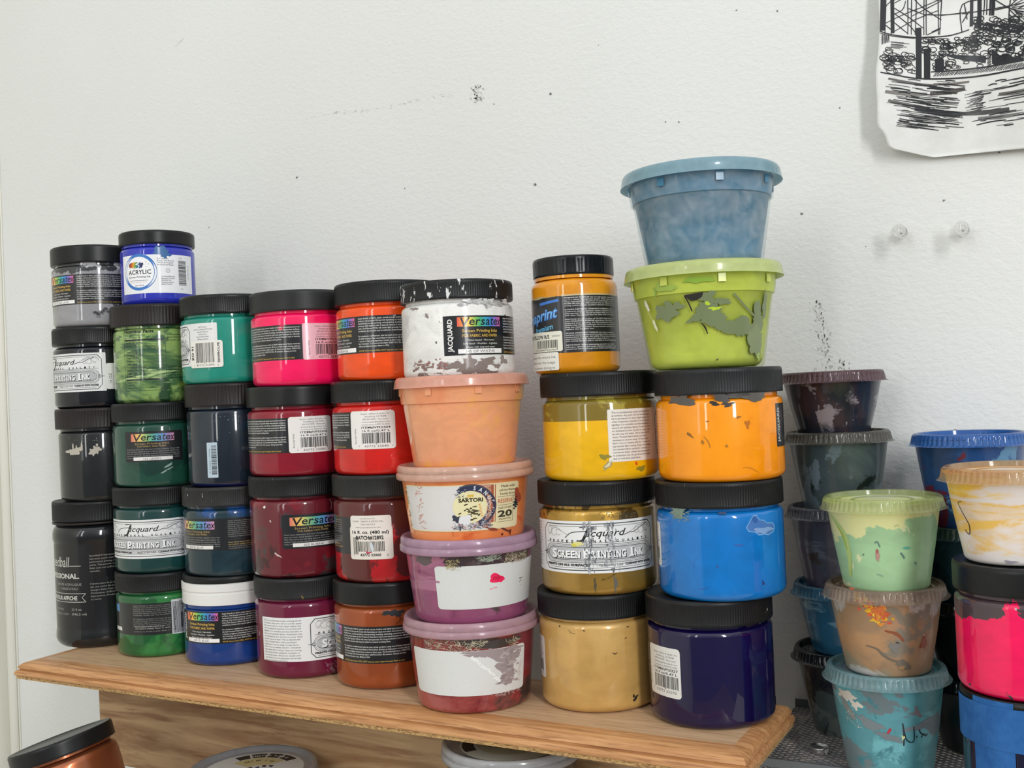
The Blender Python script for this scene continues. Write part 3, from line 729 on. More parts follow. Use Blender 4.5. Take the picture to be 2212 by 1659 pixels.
m, t, b = nt('chip_edge'); tc = t.nodes.new('ShaderNodeTexCoord').outputs['Object']
t.links.new(mixc(t, ramp(t, noise(t, tc, 700, 3, .7, sc=(.4, 1, 1)), .4, .65), lin('#c9a46c'), lin('#7d5a34')), b.inputs['Base Color']); setp(b, rough=.8); M_CHIP = m
M_PANEL = wood('plywood_panel', '#bd9d76', '#94714f', '#7d4f34', (.8, 9, 8), 6, .55)
root = thing('wall_shelf', 'wooden shelf with a moulded oak edge under all the stacked jars', 'shelf', (0, 0, Z0))
xL, xR, yF, yB = -.895, -.213, .666, .757
prof = [(0, 0), (.004, -.0001), (.010, -.0006), (.0145, -.0018), (.0175, -.0042), (.0183, -.0060), (.0168, -.0068), (.0168, -.0076), (.0192, -.0082), (.0203, -.0098), (.0207, -.0115), (.0205, -.0126), (.0190, -.0130), (.0190, -.0160), (.0150, -.0162)]
b = MB(); vs = []
for tt, z in prof: vs += [(xL - tt * .95, yF - tt, z), (xR + tt * .7, yF - tt, z), (xR + tt * .7, yB + tt * .5, z), (xL - tt * .95, yB + tt * .5, z)]
fs = []; 
b.add(vs, [(0, 1, 2, 3)], 0, smooth=False)
for i in range(len(prof) - 1):
    b.add([vs[i * 4 + k] for k in range(4)] + [vs[i * 4 + 4 + k] for k in range(4)], [(k, 4 + k, 4 + (k + 1) % 4, (k + 1) % 4) for k in range(4)], 1 if i < 12 else 2, smooth=False)
b.add(vs[-4:], [(3, 2, 1, 0)], 2, smooth=False)
b.build('board', [M_TOP, M_EDGE, M_CHIP], root)
b = MB(); b.box((-.915, .742, -.127), (-.232, .765, -.0162)); b.build('support_board', M_PANEL, root)
for x in (-.85, -.29): b = MB(); b.box((x - .02, .765, -.10), (x + .02, WY, -.03)); b.build('wall_cleat', M_PANEL, root)

# the counter below
m, t, b = nt('counter_white'); b.inputs['Base Color'].default_value = (*lin('#cfcdc6'), 1); setp(b, rough=.5); M_CNT = m
root = thing('counter', 'off-white counter below the shelf, holding the lidded tubs', 'counter', (0, 0, 0))
b = MB(); b.box((-1.20, .36, Z0 - .26), (.5, WY - .003, Z0 - .235)); b.build('worktop', M_CNT, root)
for x in (-1.17, .45):
    for y in (.39, .82): b = MB(); b.box((x - .02, y - .02, 0), (x + .02, y + .02, Z0 - .26)); b.build('leg', M_CNT, root)

# ---------------------------------------------------------------- wire mesh basket
m, t, b = nt('grey_wire'); tc = t.nodes.new('ShaderNodeTexCoord').outputs['Object']
t.links.new(mixc(t, ramp(t, noise(t, tc, 80, 4), .4, .7), lin('#77767a'), lin('#a39c96')), b.inputs['Base Color']); setp(b, metal=.35, rough=.4); M_WIRE = m
m, t, b = nt('dark_wire'); b.inputs['Base Color'].default_value = (*lin('#6d7174'), 1); setp(b, metal=.4, rough=.35); M_RIM = m
bx0, bx1, by0, by1, bz = -.2215, .16, .733, .858, -.030
root = thing('mesh_basket', 'dark grey wire mesh basket turned upside down, cups of paint on it', 'basket', (0, 0, Z0))
def mesh_panel(name, o, ux, uy, w, h, px=.0078, py=.0052, r=.00038):
    b = MB(); o = Vector(o); ux = Vector(ux); uy = Vector(uy); nn = ux.cross(uy)
    def seg(p, q):
        d = (q - p); dn = d.normalized(); s = dn.cross(nn) * r * 1.1; k = nn * r
        b.add([tuple(e + a * s + c * k) for e in (p, q) for a, c in ((-1, -1), (1, -1), (1, 1), (-1, 1))], [(0, 1, 5, 4), (1, 2, 6, 5), (2, 3, 7, 6), (3, 0, 4, 7)], smooth=False)
    sl = py / px
    for sgn in (1, -1):
        k = -int(w / px) - 2
        while k * py < h + w * sl + py:
            # line y = sgn*sl*x + c
            c = k * py if sgn > 0 else k * py
            xs = [0, w]; 
            xa, xb = 0.0, w
            ya, yb = c + sgn * sl * xa, c + sgn * sl * xb
            def clip(x, y, x2, y2):
                t0, t1 = 0.0, 1.0; dy = y2 - y
                for lim, s_ in ((0, 1), (h, -1)):
                    a = s_ * (y - lim); bb = s_ * (y2 - lim)
                    if a < 0 and bb < 0: return None
                    if a < 0: t0 = max(t0, a / (a - bb))
                    elif bb < 0: t1 = min(t1, a / (a - bb))
                return (t0, t1) if t1 - t0 > .002 else None
            cc = clip(xa, ya, xb, yb)
            if cc:
                p = o + ux * (xa + (xb - xa) * cc[0]) + uy * (ya + (yb - ya) * cc[0]); q = o + ux * (xa + (xb - xa) * cc[1]) + uy * (ya + (yb - ya) * cc[1])
                seg(p, q)
            k += 1
    return b.build(name, M_WIRE, root)
mesh_panel('top_mesh', (bx0, by0, bz - .0008), (1, 0, 0), (0, 1, 0), bx1 - bx0, by1 - by0)
mesh_panel('front_mesh', (bx0, by0, -.2335), (1, 0, 0), (0, 0, 1), bx1 - bx0, .201)
mesh_panel('side_mesh', (bx0, by0, -.2335), (0, 1, 0), (0, 0, 1), by1 - by0, .201)
b = MB()
for p, q in (((bx0, by0, bz - .002), (bx1, by0, bz - .002)), ((bx0, by1, bz - .002), (bx1, by1, bz - .002)), ((bx1, by0, bz - .002), (bx1, by1, bz - .002))): b.bar(p, q, .0021, 10)
b.bar((bx0, by0, bz - .002), (bx0, by1, bz - .002), .0009, 8); b.box((bx0, by0 - .0022, bz - .0052), (bx1, by0 - .0002, bz + .0006)); b.box((bx0, by1 + .0002, bz - .006), (bx1, by1 + .002, bz + .006))
b.bar((bx0, by0, bz - .002), (bx0, by0, -.235), .0021, 10); b.bar((bx1, by0, bz - .002), (bx1, by0, -.235), .0021, 10); b.bar((bx0, by1, bz - .002), (bx0, by1, -.235), .0021, 10); b.bar((bx1, by1, bz - .002), (bx1, by1, -.235), .0021, 10)
b.build('rim', M_RIM, root)
# little metal cap
root = thing('metal_cap', 'tiny round dull metal cap lying on the wire mesh', 'cap', (-.1795, .757, Z0 + bz))
b = MB(); b.lathe([(.0052, 0), (.0058, .0004), (.0064, .0018), (.0066, .0034), (.0072, .0044), (.0070, .0048), (.0062, .0046), (.0058, .0036), (.001, .0034)], 48, close_top=True); b.build('cap_shell', M_STEEL, root)

# ---------------------------------------------------------------- things under the shelf
cop = paint('copper_ink', '#a8623f', [('#6f3d28', 14, .6, .06)], .28, .6, .08, .75)
jar('copper jar leaning to one side under the left end of the shelf', -.783, .640, -.217, -.050, cop, lid_h=.0135, ribs=0, lid=LIDS, tilt=(-math.radians(11), -math.radians(13.5)), neck=.004, shoulder=.008)
M_GREYLID = clear_mat('grey_lid_plastic', '#b9b9b6', .9, .25, '#85878a')
def lid_sticker(root, R, z, kind):
    fn = lambda s, y, L: (s / 1000, y / 1000, z + L)
    P = Print(fn); R *= 1000
    if kind == 'shave':
        P.poly([(R * math.cos(a / 30 * 2 * math.pi), R * math.sin(a / 30 * 2 * math.pi)) for a in range(30)], '#c4c4bf')
        P.ring(2, 2, R * .66, R * .88, '#1c1d1a', 20, 115); P.ring(2, 2, R * .2, R * .64, '#b9ad7e', 25, 130)
        for a0 in (44, 68, 93): P.ring(2, 2, R * .6, R * .95, '#c4c4bf', a0, a0 + 3)
        curl_text(P, "SHAVED", 2, 2, R * .72, 92, 66, 3.6, '#c8c8c0'); curl_text(P, "PARM", 2, 2, R * .72, 56, 34, 3.6, '#c8c8c0')
        curl_text(P, "NET WT 7 OZ", 2, 2, R * .44, 110, 40, 3.0, '#3a3420')
        for k in range(5): P.blob(-8 + k * 6, 4 + (k % 2) * 2, 1.8, 2.6, '#2b2c48', k, .6, L=None)
        P.blob(-R * .55, R * .2, 8, 5, '#8d8e8f', 5, .8)
    else:
        P.poly([(R * math.cos(a / 30 * 2 * math.pi), R * math.sin(a / 30 * 2 * math.pi)) for a in range(30)], '#bdbbae')
        P.ring(0, 0, R * .72, R * .95, '#26241f', 110, 205); P.ring(0, 0, R * .72, R * .95, '#26241f', -10, 60)
        P.ring(0, 0, R * .1, R * .66, '#aaa386', 0, 360); P.blob(4, 3, 15, 9, '#2b2a24', 3, .8)
        for k in range(10): P.blob(-16 + (k % 3) * 4, -6 + (k // 3) * 5, 2.4, .9, '#3a3828', k, .3, 10, rot=k * 1.3)
        for k in range(8): P.blob(16 + (k % 2) * 4, -4 + k * 2, 1.5, .6, '#3a3828', k, .4, 8, rot=k)
    return P.mb.build('lid_label', M_PAPER, root)
dk = paint('dark_grey_ink', '#45413d', [('#7c2f30', 20, .6, .05)], .4, .8)
r_ = tub('grey-lidded tub with a torn round label, below the magenta jar under the shelf', -.655, .688, -.235, -.079, .046, .053, .057, .010, dk, M_GREYLID)
q = lid_sticker(r_, .0445, .156 - .0041, 'shave'); q.rotation_euler = (0, 0, .0)
b = MB(); Pq = Print(lambda s, y, L: (s / 1000, y / 1000, .1562 + L), b)
for a0, a1 in ((40, 62), (78, 96), (104, 112)): Pq.ring(0, 0, 52.7, 54.7, '#cfc9b6', a0, a1)
b.build('dried_paint', M_DRIED, r_)
r_ = tub('clear-lidded tub with a flowery round label, tucked under the shelf front', -.400, .700, -.235, -.028, .045, .050, .0545, .0115, dk, clear_mat('frosted_grey_lid', '#c8c4c0', .78, .2, '#a9a9aa'))
lid_sticker(r_, .040, .207 - .0041, 'flower')

# ---------------------------------------------------------------- the stacked jars (left to right)
def V(name, item=None, code=('7', '43772 33040', '0'), seed=1, **k): return lambda P: versatex_new(P, name, item, code, seed, **k)
def VOLD(name, **k): return lambda P: versatex_old(P, name, **k)
def J(**k): return lambda P: jacquard(P, **k)
def ph(start): return start     # degrees of s = 0

def flecks(n, cols, s0, s1, z0, z1, r0=.2, r1=.8, seed=1):
    def f(P):
        rnd = random.Random(seed); L = P.lift()
        for k in range(n): P.blob(rnd.uniform(s0, s1), rnd.uniform(z0, z1), rnd.uniform(r0, r1), rnd.uniform(r0, r1), rnd.choice(cols), k + seed * 50, .8, 9, rot=rnd.random() * 3, L=L)
    return f

# column 1 --------------------------------------------------------
def ball(P):
    P.rect(-8, 18, 62, 108, '#131416', .5); L = P.lift(); T = '#c9c8c2'
    P.text("Speedball", -2, 82, 10.5, T, w=38, bold=.0, shear=.15, L=L); P.stroke([(37, 83), (50, 83)], .5, T, L)
    P.text("PROFESSIONAL.", -8, 70.5, 5.0, T, w=56, bold=.03, L=L)
    P.text("ENCRE ACRYLIQUE", 18, 63.5, 2.3, '#9d9c97', w=32, L=L); P.text("A BASE D'EAU", 24, 59.2, 2.3, '#9d9c97', w=22, L=L)
    P.stroke([(-6, 55.5), (54, 55.5), (50, 51.5), (54, 47), (-6, 47)], .5, T, L); P.text("BASE POUR AFFICHE", 2, 49.0, 4.0, T, w=43, bold=.03, L=L)
    P.text("NON-SCUFFING", 10, 38.5, 2.0, '#8f8e8a', w=17, L=L); P.text("32 fl oz", 38, 38.5, 2.3, '#aaa9a3', w=11, L=L); P.text("NON-TOXIC COVERS", 10, 33.8, 2.0, '#8f8e8a', w=24, L=L); P.text("(946.3 ml)", 38, 33.8, 2.3, '#aaa9a3', w=16, L=L)
ball2 = lambda P: (P.para(["Speedball Professional Poster Black is a", "non-toxic acrylic based ink made for high", "performance printing on paper, posters and", "prints. The smooth, matte surface of the", "finish does not scuff and is soap and water", "washable."], 0, 92, 3.1, '#8f8e8a', 44, 1.7),
                   P.para(["L'encre noire de la serie professionnelle", "est une encre de serigraphie acrylique", "dosage a base d'eau concue pour l'usage", "d'estampes, d'affiches et pour les", "impressions. Produit soluble a l'eau et", "au savon."], 0, 64, 3.1, '#8f8e8a', 44, 1.7))
black = paint('black_ink', '#17191b', [], .3, 1, .05)
def bottle():
    root = thing('ink_bottle', 'tall rounded black bottle, bottom of the leftmost stack', 'ink bottle', (-.9085, .746, Z0), face_cam(-.9085, .746))
    R = R16 + .001; b = MB(); prof = [(R - .013, .0015), (R - .010, .0002), (R - .008, 0)]
    for k in range(1, 9): a = k * math.pi / 16; prof.append((R - .008 + .008 * math.sin(a), .010 - .010 * math.cos(a)))
    prof += [(R - .0006, .016), (R - .0012, .020), (R - .0012, .104), (R, .108)]
    for k in range(0, 9): a = k * math.pi / 16; prof.append((R - .0085 + .0085 * math.cos(a), .112 + .012 * math.sin(a)))
    prof += [(R - .0100, .1255), (R - .0085, .1265), (R - .0085, .140)]
    b.lathe(prof, 128, 0, close_top=True); o = b.build('body', black, root); sharpen(o, 50)
    lid_ribbed(root, R - .0006, .1268, .1466, LID, 110)
    b = MB(); b.lathe([(R - .0055, 0), (R - .0006, .0004), (R - .0002, .0022), (R - .0035, .0032)], 96, close_bottom=False); o = b.build('tamper_ring', LIDB, root); o.location = (0, 0, .1232)
    P = Print(cyl(R * 1000 - 1.2, 0, 0, -90)); ball(P); q = P.mb.build('label', M_LAM, root)
    P = Print(cyl(R * 1000 - 1.1, 0, 0, -14)); ball2(P); q = P.mb.build('back_text', M_LAM, root)
bottle()
blk2 = paint('black_ink_streaked', '#1e2122', [('#2c3032', 22, .55, .1, (1, 1, .3)), ('#121314', 14, .56, .05)], .3, 1, .05)
def s1(P):
    L = P.lift()
    for cx, cz, rx, rz, sd in ((-31, 51, 7, 3.6, 1), (-25, 51.5, 5, 3, 2), (-9, 50, 3.6, 3.4, 3), (-5, 52, 3, 3.4, 4)): P.blob(cx, cz, rx, rz, '#b7b1a4', sd, .9, 34, L=L)
    for cx, cz, h in ((-30, 56, 3.4), (-20, 57, 4.4), (-26, 55, 2.2), (-5, 56, 2.4)): P.blob(cx, cz, .9, h, '#b7b1a4', int(cx * -3), .9, 16, L=L)
    flecks(16, ['#9b978d'], -36, -2, 58, 66, .15, .5, 3)(P)
jar('black jar with a torn white smear, between the tall bottle and the white-labelled jar', -.899, .746, .1466, .2406, blk2, R=.0418, lid=LIDB, lid_h=.0205, ribs=90, neck=.0018, lidR=.0444, spots=s1)
navyblk = paint('navy_black_ink', '#10131c', [], .3, 1, .04)
jar('near-black ink jar with a white framed label, under the silver-grey jar', -.8975, .746, .2406, .3222, navyblk, draw=[('label', -181, J(left=False), M_PAPER), ('batch_sticker', 7, lambda P: (P.rect(0, 18, 9, 44, WHITE, 1.5), P.text("16 OZ", 5, 24, 2.6, BLK, w=10, rot=90)), M_PAPER)], lid=LIDS)
silver = paint('silver_grey_ink', '#97979a', [('#3a3b3c', 26, .62, .03, None, (.050, .062, .34)), ('#c9c9c9', 30, .66, .02, (1, 1, .4), (.045, .06, .12))], .35, 1, .05)
jar('silver-grey ink jar, topmost of the leftmost stack', -.895, .746, .3222, .4036, silver, draw=[('label', -91, V('319 SILVER LACE', 'ITEM#VPI3319'))], ribs=0, lid=LIDS)

# column 2 --------------------------------------------------------
green = paint('emerald_ink', '#1d5a2f', [('#2f7a3d', 30, .52, .08), ('#15401f', 16, .56, .06), ('#7fae84', 40, .68, .02)], .35, 1, .06)
jar('emerald green ink jar on the shelf, left of the jar with the white band', -.8129, .741, 0, .0797, green, draw=[('label', -45, lambda P: (P.rect(-28, 22, 58, 52, '#1b1d1f'), P.rect(-26, 43, -17, 50, '#4f8fc4'), P.rect(-27, 25, -13, 28.5, '#e2e1dd'), P.para([v[:40] for v in VT[:12]], 4, 49.5, 1.8, '#85857f', 38, 1.05), P.para(["Home dryers WILL NOT heat", "set colors unless Fixer is used."], 6, 29.6, 1.9, '#b4b2a9', 34, 1.2), P.para(["Conforms to ASTM D-4236. Made in USA"], 4, 25, 1.6, '#85857f', 40, 1.0))), ('barcode_sticker', 8, lambda P: (P.rect(0, 21, 26, 54, '#cfd2d4', 1), P.barcode(9, 27, 24, 41, seed=9), P.text("BATCH#20526", 4, 25, 2.0, BLK, w=22, rot=90), P.text("RUPERT GIBBON", 9, 48, 1.6, BLK, w=15)), M_PAPER)], lid_label='black ribbed lid with a smear of green', lid=LID, spots=flecks(3, ['#2f7a3d'], 5, 12, 68, 70, 1, 2))
tealdk = paint('viridian_ink', '#173f3d', [('#22544f', 20, .55, .1)], .3, 1, .05)
jar('dark green ink jar with a white framed label, second from the shelf in its stack', -.8119, .741, .0797, .1622, tealdk, draw=[('label', -153, J(left=False, z0=15, z1=52), M_PAPER)])
dgreen = paint('dark_green_ink', '#1d4a3c', [('#173a31', 18, .56, .06)], .3, 1, .05)
def s2(P):
    L = P.lift()
    for k in range(26): P.blob(30 + random.Random(k).gauss(0, 1.8), 36 + random.Random(k + 50).uniform(-7, 8), .35, 1.8, '#a9aeb0', k, .9, 10, rot=.35, L=L)
    for x, z, a, b2 in ((2, 14.5, 4, .7), (7, 17, 3.5, .7), (6, 20, 5, .9)): P.blob(x, z, a, b2, '#7f9b92', int(x), .7, 18, rot=.45, L=L)
jar('dark green ink jar with a rainbow-banner label, directly under the streaky green jar', -.8083, .741, .1622, .2428, dgreen, draw=[('label', -46, VOLD('335 GREEN', w=56))], spots=s2)
lgreen = paint('streaky_green_ink', '#8aa960', [('#4a6d44', 22, .54, .07, (.7, .7, 1.6), (.05, .0, .06)), ('#3a5f3f', 24, .55, .06, (1, 1, 2.2), (.03, .066, .10)), ('#98a93c', 18, .56, .1), ('#2a4d2e', 22, .61, .05, (1, 1, .8), (.026, 0, .12)), ('#b3cd8c', 40, .58, .06, (.4, .4, 1.8))], .25, 1, .05)
def nutri(P):
    L = P.lift(); T = '#141a12'
    P.text("Nutrition Facts", 0, 67, 3.1, T, w=30, bold=.04, L=L); P.rect(-1, 12, -.7, 71, T, L=L); P.rect(40, 12, 40.3, 71, T, L=L); P.rect(-1, 71, 40, 71.3, T, L=L); P.rect(-1, 11.7, 40, 12, T, L=L)
    P.text("Serv. Size 2 Tbsp (32g)", 0, 64.2, 1.4, T, w=22, L=L); P.text("Servings about 14", 0, 62, 1.4, T, w=17, L=L); P.rect(0, 59.4, 39, 61, T, L=L)
    for i, (a, b2) in enumerate((("Amount Per Serving", ""), ("Calories 190", "Calories from Fat 140"), ("", "% Daily Value*"), ("Total Fat 16g", "25%"), ("  Saturated Fat 3g", "15%"), ("  Trans Fat 0g", ""), ("Cholesterol 0mg", "0%"), ("Sodium 140mg", "6%"), ("Total Carbohydrate 7g", "2%"), ("  Dietary Fiber 2g", "8%"), ("  Sugars 3g", ""), ("Protein 7g", ""))):
        z = 57 - i * 2.9
        if a: P.text(a, 1, z, 1.5, T, w=len(a) * 1.0, bold=.02, L=L)
        if b2: P.text(b2, 38, z, 1.4, T, w=len(b2) * .95, align='R', L=L)
        P.rect(0, z - .8, 39, z - .6, T, L=L)
    P.rect(0, 21.6, 39, 23, T, L=L)
    for i, (a, b2) in enumerate((("Vitamin A 0%", "Vitamin C 0%"), ("Calcium 2%", "Iron 4%"), ("*Percent Daily Values are based on a 2,000", ""))):
        z = 19.2 - i * 2.6; P.text(a, 1, z, 1.3, T, w=len(a) * .88, L=L)
        if b2: P.text(b2, 37, z, 1.3, T, w=len(b2) * .9, align='R', L=L)
    P.para(["CONTAINS PEANUTS", "Ingredients: roasted", "Questions or comments", "call us toll free", "1-800-283-8915"], 42, 33, 2.6, T, 20, 1.6)
    P.para(["INGREDIENTS:", "ROASTED PEANUTS", "SUGAR, SALT"], 42, 64, 2.6, '#26331f', 20, 1.4)
jar('streaky green jar printed with nutrition facts, under the small cobalt blue jar', -.8068, .741, .2428, .3372, lgreen, R=.0415, lid=LIDB, lid_h=.0205, ribs=90, neck=.0018, lidR=.0440, draw=[('printed_text', -46, nutri)])
cobalt = paint('cobalt_ink', '#2c36b4', [('#3e4cc8', 30, .6, .1)], .35, 1, .04)
def acryl(P):
    P.rect(-13, 10.5, 64, 47.5, '#eef0f2', .8); P.ring(8, 31, 14.8, 17.6, '#3c79c4', 0, 360); P.poly([(8 + 14.7 * math.cos(a / 32 * 6.2832), 31 + 14.7 * math.sin(a / 32 * 6.2832)) for a in range(32)], '#f3f4f6')
    L = P.lift(); P.text("ACRYLIC", 8, 29, 4.3, '#25272b', w=24, bold=.02, align='C', L=L); P.text("Screen Printing Ink", 8, 25.6, 1.8, '#3b3d41', w=23, bold=.02, align='C', L=L)
    P.rect(-3, 22.8, 17, 23.2, '#55585c', L=L); P.text("Non-toxic - soap and water clean-up", 7, 21, .9, '#a1585c', w=17, align='C', L=L); P.text("Speedball", 8, 17.6, 1.7, '#34363a', w=9, align='C', shear=.2, L=L)
    for i, c in enumerate(('#8a3b24', '#c9622e', '#d9a43a', '#6fa04a', '#2f7d8c', '#23407e', '#27305c')): P.blob(-1.5 + i * 2.1, 37.6 + (i < 3) * .5, 1.5, 3.6 - abs(i - 3) * .4, c, i, .4, 14, rot=-.3, L=L + i * 2e-6)
    P.curve([(4.5, 41.5), (8, 42.5), (8.5, 40), (5, 38.6), (8.5, 37.4), (7, 34.6), (4, 35.4)], .7, '#f3f4f6'); P.stroke([(13, 38), (15.4, 41), (18, 38.5), (15.6, 35.4), (13, 38)], .3, '#6a6d72', L)
    P.para(["For use on", "Paper, Cardboard,", "Wood & Properly", "Primed Surfaces"], 26, 43, 2.0, '#2c2f38', 16, 1.25); P.ring(35.5, 32, 1.7, 2.0, '#55585c'); P.text("AP", 35.5, 31.3, 1.2, '#55585c', align='C', L=L)
    P.para(["www.speedballart.com", "Statesville, NC 28677", "(800) 898-7224", "Permanent when dry", "MADE IN THE USA"], 29, 26, 1.9, '#4a4d55', 13, 1.0)
    P.barcode(46, 18, 55, 42, seed=4, vertical=True); P.text("8 OZ", 47, 43.6, 1.5, BLK, L=L); P.text("ULTRA BLUE", 58.5, 24, 1.2, BLK, w=14, rot=90, L=L); P.text("04561", 48, 14, 1.1, BLK, L=L)
jar('small cobalt blue jar with a white label, alone on top of the second stack', -.8021, .741, .3372, .4086, cobalt, R=.0352, lid=LIDS, ribs=0, lid_h=.013, neck=.002, draw=[('label', -43, acryl, M_PAPER)], spots=lambda P: [P.blob(3, 51, 6.5, 4.5, '#37689e', 3, .8), P.blob(7, 47, 4.4, 3, '#37689e', 4, .8)])

# column 3 --------------------------------------------------------
royal = paint('royal_blue_ink', '#123a80', [('#0f2f6c', 16, .6, .08)], .3, 1, .04)
jar('royal blue ink jar with a white band under its cap, standing on the shelf', -.7209, .740, 0, .0812, royal, lid_kind='white_band', draw=[('label', -77, V('339 FL BLUE', 'ITEM#VPI3339', z0=21, z1=50))], neck=.001, lid_h=.027)
dusk = paint('dark_teal_ink', '#18303a', [('#1d4a86', 24, .58, .05, None, (.040, .06, .12)), ('#25414a', 14, .52, .1), ('#9fb4c4', 44, .74, .01, None, (.02, .062, .06))], .3, 1, .06)
jar('dark teal ink jar with a rainbow-banner label, under the navy jar with the strip sticker', -.7162, .740, .0812, .1628, dusk, draw=[('label', -83, VOLD('339 FL BLUE', col2=True, w=94))], lid=lid_mat('grubby_lid', '#272727', '#b9bcb8', .05))
navy = paint('navy_ink', '#151f2b', [('#1d2b38', 20, .52, .1, (1, 1, .25)), ('#131b50', 10, 1.02, .02, None, (.009, .002, .60))], .3, 1, .05)
jar('navy ink jar with a tall narrow strip sticker, between the turquoise and dark teal jars', -.7104, .740, .1628, .2574, navy, R=.0418, lid=LIDB, lid_h=.021, ribs=90, neck=.0018, lidR=.0430, draw=[('barcode_strip', -35, lambda P: (P.rect(0, 9, 10.5, 41, '#b9cbd6', .6), P.barcode(4.4, 12, 9.6, 38, seed=7, vertical=True), P.text("0 37600 10504", 3.4, 13, 1.3, '#2f3b44', w=22, rot=90)), M_PAPER, 'pale blue bar-code strip')], spots=flecks(14, ['#5b6b76', '#8494a0'], -26, 8, 40, 70, .2, .7, 6))
turq = paint('turquoise_ink', '#1f8f7c', [('#1b7f70', 25, .6, .1)], .33, 1, .04)
def oz(P):
    P.rect(0, 14.5, 33, 38.8, '#eceae2', 2.2); P.barcode(6.5, 19, 25.5, 37, seed=21); L = P.lift(); P.text("43772 01095", 16, 15.9, 2.1, BLK, w=18, align='C', L=L); P.text("7", 4, 15.4, 1.6, BLK, L=L); P.text("6", 28, 15.8, 1.6, BLK, L=L)
    P.text("16 OZ", 1.8, 34, 2.6, BLK, w=13, rot=-90, bold=.04, L=L); P.text("BATCH#34382", 28.2, 36.6, 2.0, BLK, w=18, rot=-90, bold=.03, L=L)
jar('turquoise ink jar with a bar-code sticker, topmost of the third stack', -.7095, .740, .2574, .3382, turq, draw=[('label', -236, lambda P: (jacquard(P, left=False, right='y'),), M_PAPER), ('barcode_sticker', -51, lambda P: (setattr(P, 'k', 60), oz(P)), M_PAPER)], spots=flecks(10, ['#166658'], 2, 26, 58, 63, .3, 1.1, 2), lid=LIDS)

# column 4 --------------------------------------------------------
magenta = paint('plum_red_ink', '#6a1838', [('#561430', 15, .58, .06), ('#7c2a40', 24, .64, .04)], .3, 1, .04)
def sm4(P):
    rnd = random.Random(3); L = P.lift()
    for k in range(60): x = rnd.uniform(14, 34); z = rnd.uniform(4, 13); P.stroke([(x, z), (x + rnd.uniform(1, 3), z - rnd.uniform(1, 3.5))], .18, '#a8949a', L)
jar('plum-red ink jar with a white text label, standing on the shelf in the fourth stack', -.622, .730, 0, .0857, magenta, draw=[('label', -58, J(z0=15.5, z1=53), M_PAPER)], spots=sm4, lid=lid_mat('gold_scratched_lid', '#1f2021', '#a98b3c', .012))
rub = paint('rubine_ink', '#641824', [('#3d3a3c', 16, .57, .03, None, (0, .07, .0)), ('#7d1c29', 20, .56, .05), ('#3a1218', 26, .62, .03, None, (.03, 0, .08))], .3, 1, .06)
jar('dark crimson jar with grey see-through patches, rainbow-banner label half showing', -.6236, .730, .0857, .1733, rub, draw=[('label', -22, VOLD('303 RUBINE', w=56, z0=26, z1=55))], spots=lambda P: [P.blob(-34, 62, 1.3, 1.3, '#e6e2de', 1, .6, 12), P.blob(-22, 21, 3.4, .8, '#cdb9b6', 4, .6, 14, rot=-.5), P.blob(-28, 50, .9, .9, '#cdb9b6', 5, .6), P.curve([(26, 66), (28, 62), (27, 57)], .5, '#c9a3a3')], lid=LID2)
crim = paint('crimson_ink', '#8a1428', [], .32, 1, .035)
jar('deep crimson ink jar with clean bar-code label, under the hot pink jar', -.6215, .730, .1733, .2512, crim, draw=[('label', -155, V('308 CRIMSON', 'ITEM#VPI3308', ('7', '43772 33080', '8'), 8, z0=20.5, z1=50.5))], ribs=0, lid=LIDS)
pink = paint('hot_pink_ink', '#ff1360', [], .35, 1, .035)
jar('hot pink ink jar, topmost of the fourth stack', -.6134, .730, .2512, .3330, pink, draw=[('label', -143, lambda P: (versatex_new(P, '343 HOT PINK', None, '', 3), P.rect(111, 21.6, 160, 52.6, '#eab2bd', 1.5), barcode_text(P, 112, 21.4, 'ITEM#VPI3343', ('7', '43772 33431', ''), 15)))], spots=lambda P: [P.blob(-18, 50, 3, 2.5, '#d80c4c', 2, .7)], ribs=0, lid=lid_mat('pink_smudged_lid', '#262727', '#5d2a35', .03))

# column 5 --------------------------------------------------------
copp = paint('russet_ink', '#9a4a22', [('#a8552a', 20, .55, .1), ('#7a3a1c', 34, .68, .04)], .28, 1, .04, .25)
jar('copper-brown ink jar with a dark label, standing on the shelf beside the plum-red jar', -.5318, .728, 0, .0868, copp, draw=[('label', -118, V('322 COPPER', 'ITEM#VPI3322'))], ribs=0, lid=LIDS,
    spots=lambda P: [P.blob(3, 62.6, 7, 2.2, '#22262c', 3, .8, 40), P.blob(8, 62, 5, 2.6, '#22262c', 8, .8, 36), P.blob(27, 61, 6, 1.4, '#2a2320', 6, .5, 24, rot=.1), P.curve([(9, 60), (10, 56), (6, 53)], .5, '#3a2018'), P.curve([(10, 58), (12, 56)], .4, '#3a2018')])
red2 = paint('fire_red_ink', '#b01b20', [('#5a2220', 17, .53, .02, None, (.038, .060, .20)), ('#6e1c1c', 26, .64, .02, (1, 1, .5)), ('#8e1a1c', 14, .6, .04)], .33, 1, .04)
